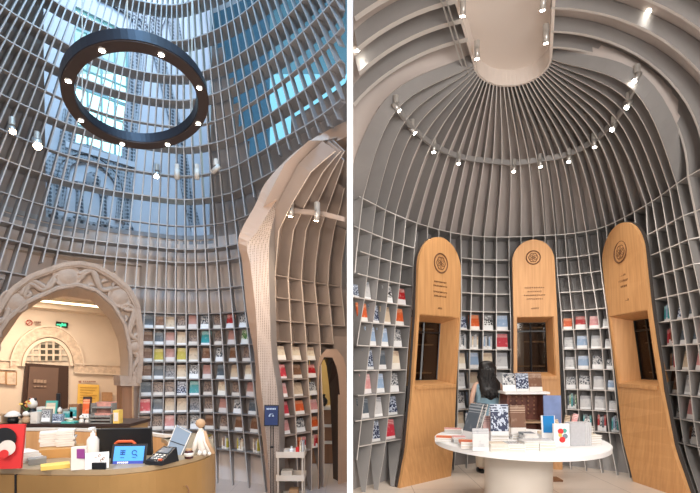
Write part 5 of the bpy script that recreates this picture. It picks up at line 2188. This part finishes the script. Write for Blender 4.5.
b.box(c + fm @ V((-.028, -.009, .012)), (.002, .0008, .012), fm)
for k in range(5):
    b.box(c + fm @ V((-.036+k*.004, -.009, -.012)), (.0014, .0006, .0022), fm); b.box(c + fm @ V((.02+k*.004, -.009, -.012)), (.0014, .0006, .0022), fm)
b.build('screen_icons', mat('dark blue icon', (.01, .08, .3), .5), sn_)
b = MB()
for k in range(6):
    b.box(c + fm @ V((-.045+k*.009, -.009, -.036)), (.0032, .0006, .004), fm)
b.build('screen_letters', M['white'], tbm)
b = MB(); b.box(c + V((0, .04, -.03)), (.05, .035, .02)); b.build('foot', M['black'], tbm)
# card terminal
ter = thing('card_terminal', 'black wedge shaped card terminal right of the blue tablet', 'card reader', tuple(cp(156, 467)))
p = cp(156, 466)
b = MB()
fm = frame(V((-.35, -1, 0)))
k0 = [(-.052, -.06, 0), (.052, -.06, 0), (.052, .06, 0), (-.052, .06, 0), (-.05, -.056, .018), (.05, -.056, .018), (.042, .055, .07), (-.042, .055, .07)]
base = p + V((0, .07, .001))
kk = len(b.v)
b.v += [base + fm @ V(q) for q in k0]
for q in ((3, 2, 1, 0), (4, 5, 6, 7), (0, 1, 5, 4), (1, 2, 6, 5), (2, 3, 7, 6), (3, 0, 4, 7)):
    b.f.append(tuple(kk+i for i in q)); b.m.append(0)
b.build('housing', M['black'], ter)
slope = math.atan2(.052, .111)
fm2 = fm @ Matrix.Rotation(slope, 3, 'X')
b = MB(); b.box(base + fm @ V((0, .022, .056)), (.03, .02, .002), fm2); b.build('display', mat('grey display', (.12, .14, .16), .2), ter)
b = MB()
for a in range(3):
    for c_ in range(3):
        b.box(base + fm @ V((-.022+a*.022, -.04+c_*.014, .0275+c_*.0066)), (.008, .005, .002), fm2)
kp_ = b.build('keypad', M['steel'], ter)
b = MB(); b.box(base + fm @ V((.03, -.046, .026)), (.01, .005, .003), fm2); b.build('red_key', M['orange'], kp_)
# blue grey leaning board
lb_ = thing('leaning_board', 'blue grey folded board with white edge leaning on the counter', 'board', tuple(cp(170, 459)))
q = [W(163.5, 457.5, 2.46), W(179, 460, 2.42), W(191, 433, 2.5), W(176, 425.5, 2.56)]
b = MB(); b.poly(q, V((.004, .012, .002))); b.build('panel', M['bluebox'], lb_)
b = MB(); b.tube(q + [q[0]], .0035, 5); b.build('edging', M['paper'], lb_)
m1, m2 = q[0].lerp(q[3], .52), q[1].lerp(q[2], .52)
b = MB(); b.tube([m1 + V((0, -.002, 0)), m2 + V((0, -.002, 0))], .002, 4); b.build('crease', M['black'], lb_)
# jar
p = cp(187.5, 459)
jr = thing('jar', 'small dark jar with pale label beside the leaning board', 'jar', tuple(p))
b = MB(); b.lathe(p + V((0, .02, 0)), [(.021, 0), (.023, .01), (.023, .035), (.016, .042)], 16); b.build('glass_body', mat('dark red glass', (.06, .015, .015), .15), jr, True)
b = MB(); b.lathe(p + V((0, .02, 0)), [(.0235, .012), (.0235, .03)], 16); b.build('paper_label', M['paper'], jr, True)
b = MB(); b.lathe(p + V((0, .02, 0)), [(.017, .042), (.017, .05)], 14); b.build('lid', M['brownpaper'], jr)
# wooden jointed figure with paper strips
fgp = cp(199, 456)
fg = thing('mannequin', 'tan seated wooden figure with cream and brown paper rolls', 'figure', tuple(fgp))
bb = fgp + V((0, .06, 0))
b = MB(); b.lathe(bb + V((-.012, 0, .165)), [(.004, -.026), (.022, -.012), (.027, .004), (.02, .02), (.004, .028)], 14); b.build('head', M['brownpaper'], fg, True)
b = MB(); b.tube([bb + V((-.012, 0, .142)), bb + V((-.008, 0, .11)), bb + V((0, 0, .06)), bb + V((.005, 0, .0))], [.008, .026, .03, .03], 10); b.build('torso', M['paper'], fg, True)
for dx0, dx1, m_ in ((-.03, -.045, 'paper'), (.02, .055, 'paper'), (.03, .068, 'brownpaper')):
    b = MB(); b.tube([bb + V((dx0*.4, -.01, .125)), bb + V((dx0+.0, -.02, .07)), bb + V((dx1, -.03, .004))], [.011, .013, .011], 8); b.build('arm', M[m_], fg, True)
for dx in (-.01, .02, .045):
    b = MB(); b.tube([bb + V((dx, -.01, .02)), bb + V((dx+.004, -.045, .006))], [.012, .009], 8); b.build('leg', M['paper'], fg, True)

# ------------------------------------------------------------------ souvenirs on the back rim shelf
ds = thing('souvenir_shelf', 'long dark display shelf carrying souvenirs behind the counter', 'shelf', (-2.3, 3.75, 0))
DZ = 1.13
p0, p1 = WZ(-45, 426, DZ), WZ(124, 428, DZ)
p0 = V((p0.x, 3.56, DZ)); p1 = V(((124-350)/F*3.5, 3.56, DZ))
b = MB(); b.box(((p0.x+p1.x)/2, 3.78, DZ-.012), ((p1.x-p0.x)/2, .19, .012)); b.build('shelf_top', M['dark'], ds)
b = MB(); b.box(((p0.x+p1.x)/2, 3.80, (DZ-.026)/2), ((p1.x-p0.x)/2-.02, .16, (DZ-.026)/2)); b.build('cabinet_body', M['deskwood'], ds)
SY = [3.64, 3.8]


def sv(px0, px1, top, row, m_, name, label, cat, kind='box'):
    Y = SY[row]
    x0_, x1_ = (px0-350)/F*Y, (px1-350)/F*Y
    zt = 1.6 - (top-365)/F*Y
    h_ = zt - DZ
    cxx = (x0_+x1_)/2; w_ = (x1_-x0_)/2
    mt = M[m_] if isinstance(m_, str) else m_
    o_ = thing(name, label, cat, (cxx, Y, DZ+.001), 'souvenirs on the long display shelf')
    b_ = MB()
    B0 = V((cxx, Y, DZ+.001))
    if kind == 'box':
        b_.box(B0 + V((0, 0, h_/2)), (w_, .03, h_/2)); b_.build('box_body', mt, o_)
        b_ = MB(); b_.box(B0 + V((0, -.032, h_*.5)), (w_*.72, .002, h_*.32)); b_.build('printed_front', M['paper'] if row == 0 else COV[PN['teal']], o_)
    elif kind == 'frame':
        fm_ = frame(V((0, -1, .15)))
        b_.box(B0 + V((0, .01, h_/2)), (w_, .008, h_/2), fm_); b_.build('frame', mt, o_)
        b_ = MB(); b_.box(B0 + V((0, .0, h_/2)), (w_*.8, .003, h_*.4), fm_); b_.build('picture', COV[(int(px0)*7) % len(COV)], o_)
    elif kind == 'toy':
        b_.lathe(B0, [(w_*.8, 0), (w_, h_*.15), (w_*.75, h_*.45), (w_*.4, h_*.55)], 14); b_.build('toy_body', mt, o_, True)
        b_ = MB(); b_.lathe(B0 + V((0, 0, h_*.74)), [(w_*.15, -h_*.24), (w_*.75, -h_*.1), (w_*.8, 0), (w_*.6, h_*.16), (w_*.1, h_*.25)], 14); b_.build('toy_head', M['paper'], o_, True)
        b_ = MB()
        for s in (-1, 1): b_.lathe(B0 + V((s*w_*.5, 0, h_*.93)), [(w_*.22, -h_*.05), (w_*.2, .04*h_), (w_*.05, h_*.07)], 8)
        b_.build('toy_ears', M['black'], o_, True)
    elif kind == 'hat':
        b_.lathe(B0, [(w_, h_*.55), (w_*.98, h_*.65), (w_*.6, h_*.9), (w_*.2, h_)], 18); b_.build('cap_top', M['paper'], o_, True)
        b_ = MB(); b_.lathe(B0, [(w_*.6, 0), (w_*.7, h_*.2), (w_*.6, h_*.55)], 14); b_.build('stem', M['black'], o_, True)
    elif kind == 'tray':
        b_.box(B0 + V((0, 0, h_*.2)), (w_, .04, h_*.2)); b_.build('tray_body', mt, o_)
        b_ = MB(); b_.lathe(B0 + V((0, 0, h_*.4)), [(w_*.5, 0), (w_*.55, h_*.3), (w_*.2, h_*.6)], 10); b_.build('filling', COV[PN['green']], o_, True)
    elif kind == 'pot':
        b_.lathe(B0, [(w_*.4, 0), (w_*.55, h_*.3), (w_*.5, h_*.4)], 14); b_.build('pot', M['brownpaper'], o_, True)
        rr_ = random.Random(int(px0))
        for k in range(16):
            a = rr_.random()*2*PI; r2 = rr_.random()*w_*.9; zz_ = h_*(.55+.42*rr_.random())
            b_ = MB(); c_ = B0 + V((math.cos(a)*r2, math.sin(a)*r2, zz_))
            b_.tube([B0 + V((0, 0, h_*.38)), c_], .003, 4)
            b_.build('stem', M['stemg'], o_)
            b_ = MB(); b_.lathe(c_, [(.004, -.008), (.016, 0), (.013, .01), (.003, .014)], 7); b_.build('flower', M['yellowpaper'] if k % 3 else M['orange'], o_)
    elif kind == 'rack':
        for k in range(3):
            b_ = MB(); b_.box(B0 + V((0, .0, h_*(.02+.33*k))), (w_, .04, .006)); b_.build('rack_shelf', mt, o_)
        for s in (-1, 1):
            b_ = MB(); b_.box(B0 + V((s*w_, .0, h_*.45)), (.004, .04, h_*.45)); b_.build('rack_side', mt, o_)
        b_ = MB(); b_.box(B0 + V((0, .038, h_*.47)), (w_, .003, h_*.47)); b_.build('rack_back', M['rackback'], o_)
    return o_


M['stemg'] = mat('green stem', (.08, .2, .05), .7)
M['rackback'] = mat('salmon card', (.52, .24, .19), .6, 0, .3, 26)
sv(6, 20, 411, 0, 'black', 'mushroom_lamp', 'white capped mushroom shaped lamp at the left end of the souvenirs', 'lamp', 'hat')
sv(-4, 5, 414, 0, 'brownpaper', 'gift_box', 'small brown gift box at the far left end of the souvenirs', 'box')
sv(20, 35, 399, 1, 'yellowpaper', 'flower_pot', 'pot of orange and yellow flowers among the souvenirs', 'plant', 'pot')
sv(27, 38, 398, 1, 'black', 'panda_toy', 'black and white plush head behind the flower pot', 'toy', 'toy')
sv(22, 31, 411, 0, 'brownpaper', 'clay_figure', 'brown round clay figure in front of the flower pot', 'figurine', 'toy')
sv(33, 40, 412, 0, 'paper', 'gift_box', 'small white gift box right of the brown clay figure', 'box')
sv(39, 46, 407, 1, 'paper', 'bottle_gift', 'tall white picture box in the back row right of the flowers', 'box')
sv(41, 51, 409, 0, 'clear', 'framed_picture', 'grey picture frame in the middle left of the souvenirs', 'picture frame', 'frame')
sv(45, 56, 401, 1, 'teal', 'framed_picture', 'pale green picture frame in the back row of the souvenirs', 'picture frame', 'frame')
sv(52, 63, 414, 0, 'bluebox', 'framed_picture', 'white and blue framed picture at the front of the souvenirs', 'picture frame', 'frame')
sv(57, 63, 407, 1, 'yellowpaper', 'bird_toy', 'small yellow toy with blue top in the back row', 'toy', 'toy')
sv(64, 77, 419, 0, 'teal', 'teal_tray', 'teal tray with small green goods', 'tray', 'tray')
sv(64, 77, 409, 1, 'clear', 'gift_box', 'clear box behind the teal tray', 'box')
sv(71, 80, 404, 1, 'brown', 'gift_box', 'brown patterned box behind the teal tray', 'box')
sv(82, 90, 397, 1, 'dark', 'framed_picture', 'dark framed picture in front of the yellow notice', 'picture frame', 'frame')
sv(79, 84, 415, 0, 'paper', 'toy_rabbit', 'first white plush toy right of the teal tray', 'toy', 'toy')
sv(85, 91, 416, 0, 'paper', 'toy_rabbit', 'second white plush toy right of the teal tray', 'toy', 'toy')
sv(94, 114, 401, 1, 'clear', 'card_rack', 'clear rack with salmon cards at the right of the souvenirs', 'rack', 'rack')
sv(92, 113, 413, 0, 'clear', 'card_rack', 'low clear rack with salmon cards in the front row', 'rack', 'rack')
sv(115, 121, 410, 0, 'yellowpaper', 'gift_box', 'tall yellow green box at the right end of the souvenirs', 'box')
# black post at far left
b = MB(); b.tube([(WZ(3, 430, 1.1).x, 4.12, 0), (WZ(3, 430, 1.1).x, 4.12, 1.34)], .018, 8); b.lathe((WZ(3, 430, 1.1).x, 4.12, 0), [(.12, 0), (.12, .02), (.02, .03)], 16)
tag(b.build('barrier_post', M['black']), 'thin black post rising behind the souvenirs at the far left', 'post')

# ------------------------------------------------------------------ RING CHANDELIER
ch = thing('ring_chandelier', 'large dark ring chandelier with eight small lamps hanging in the rotunda', 'chandelier', (-1.88, 4.0, 3.8))
near, far_, lf, rt = W(130, 46, 3.40), W(148, 153, 4.60), W(63, 96, 3.82), W(207.5, 100, 4.2)
cc = (near+far_+lf+rt)/4
e1 = (rt-lf)/2; e2 = (far_-near)/2
nz = e1.cross(e2).normalized()
if nz.z < 0: nz = -nz


def chp(a, k=1.0, h_=0):
    return cc + (e1*math.cos(a) + e2*math.sin(a))*k + nz*h_


N = 72
o_out = [chp(2*PI*k/N, 1.0) for k in range(N)]
o_in = [chp(2*PI*k/N, .85) for k in range(N)]
b = MB()
b.slab(o_out, o_in, [nz*.012]*N, 0, True); b.build('underside', M['chand_in'], ch)
b = MB()
k = 0
for ring in (o_out, o_in):
    A = [p + nz*.006 for p in ring]; B = [p + nz*.1 for p in ring]
    b.slab(A, B, [(p-cc).normalized()*.01 for p in ring], 0, True)
b.build('side_band', M['chandelier'], ch)
b = MB(); b.slab([p + nz*.1 for p in o_out], [p + nz*.1 for p in o_in], [nz*.01]*N, 0, True); b.build('top_plate', M['chandelier'], ch)
for k in range(8):
    a = 2*PI*(k+.5)/8 + .02
    p = chp(a, .925, -.004)
    b = MB(); b.lathe(p, [(.028, -.012), (.028, .0)], 14); lc_ = b.build('lamp_collar', M['steel'], ch)
    b = MB(); b.lathe(p + V((0, 0, -.013)), [(.019, -.004), (.019, 0)], 12); b.build('lamp_lens', M['lamp'], lc_)
for a in (.6, 2.7, 4.7):
    p = chp(a, .93, .085)
    b = MB(); b.tube([p, V((p.x, p.y, 9.98))], .006, 5); b.build('cable', M['steel'], ch)

# track lamps on the thin ring of the lattice
for k, (px, py, on, lab) in enumerate([(12, 129, 1, 'small glowing spotlight at the far left of the lattice ring'), (37, 143, 2, 'brightest glaring spotlight on the left of the lattice ring'),
                                    (157, 174, 1, 'glowing spotlight with arms below the ring chandelier'), (177, 174, 0, 'first white unlit spotlight right of the glowing one below the chandelier'),
                                    (197, 174, 0, 'second white unlit spotlight below the chandelier'), (216, 169, 0, 'tilted white spotlight on the right of the lattice ring')]):
    p = W(px, py, lY(px, 4.2)-.12)
    aim = V((-1.9, 3.4, 1.0)) if on else p + V((.0, .02, -1))
    if k == 5: aim = p + V((-.7, .1, -.6))
    spot_head(p, aim, lab, 'lampwarm' if on else 'paper', [0, 26, 60][on], cone=110, L=.13 if k else .1, r=.035 if k != 1 else .05, colr=(1, .75, .55), grp='spotlights on the lattice ring', matc='steel' if on else 'cream')

# ================================================================== LIGHT, SKY, CAMERA
w = bpy.data.worlds.new('sky'); sc.world = w
w.use_nodes = True
bg = w.node_tree.nodes['Background']
bg.inputs['Color'].default_value = (.66, .95, 1.0, 1)
bg.inputs['Strength'].default_value = 3.0


def area(name, loc, aim, size, power, colr, sy_=None):
    l = bpy.data.lights.new(name, 'AREA')
    l.shape = 'RECTANGLE'
    l.size = size; l.size_y = sy_ or size
    l.energy = power; l.color = colr
    o_ = bpy.data.objects.new(name, l)
    col.objects.link(o_)
    o_.location = V(loc)
    o_.rotation_euler = (V(aim)-V(loc)).to_track_quat('-Z', 'Y').to_euler()
    return o_


# right room: unseen area lights added to brighten dome and shelves
area('bay_fill', (2.3, .6, 4.6), (2.3, 6.2, 2.4), 1.8, 60, (1, .97, .94))
area('dome_fill', (2.2, -.9, 2.5), (2.3, 7.0, 3.9), 2.2, 205, (1, .96, .92))
# left room: unseen warm area lights added in front, daylight from the roof light, corridor
area('hall_fill', (-2.6, .2, 3.6), (-1.7, 5.8, 1.3), 1.6, 105, (1, .80, .64))
area('desk_fill', (-1.6, 1.9, 3.4), (-1.7, 2.8, 1.0), .6, 10, (1, .72, .45))
area('roof_daylight', (-1.2, 2.2, 9.7), (-1.3, 5.4, 5), 1.8, 560, (.30, .60, 1.0))
area('facade_daylight', (-3.2, 7.2, 9.6), (-4.0, 8.5, 4), 1.5, 110, (.70, .82, 1.0))
area('corridor_light', tuple(kpt(0, 2.55, 1.3)), tuple(kpt(0, 0, .8)), .8, 62, (1, .80, .60))
area('alcove_light', (-.55, 3.7, 2.3), (-.6, 5.6, 2.9), .4, 16, (1, .82, .66))
area('doorway_light', (-.6, 7.2, 2.6), (-.6, 7.6, 0), .5, 12, (1, .8, .55))
l = bpy.data.lights.new('partition_fill', 'SPOT'); l.energy = 230; l.spot_size = math.radians(64); l.spot_blend = .2  # unseen spot added behind the camera to whiten the partition end
o_ = bpy.data.objects.new('partition_fill', l); col.objects.link(o_); o_.location = (0, -.9, 2.6); o_.rotation_euler = (V((0, 3, 2.2))-V((0, -.9, 2.6))).to_track_quat('-Z', 'Y').to_euler()

cam = bpy.data.cameras.new('camera')
co = bpy.data.objects.new('camera', cam); col.objects.link(co)
co.location = (0, 0, CZ); co.rotation_euler = (PI/2, 0, 0)
cam.sensor_width = 36; cam.lens = F/700*36
cam.shift_y = (HZ-246.5)/700
cam.clip_start = .05
sc.camera = co
sc.view_settings.view_transform = 'Standard'
sc.view_settings.look = 'None'
sc.view_settings.gamma = 1
sc.view_settings.use_curve_mapping = False
sc.view_settings.exposure = 0
try:
    sc.cycles.use_denoising = True
    sc.cycles.max_bounces = 7
    sc.cycles.sample_clamp_indirect = 4
except Exception:
    pass
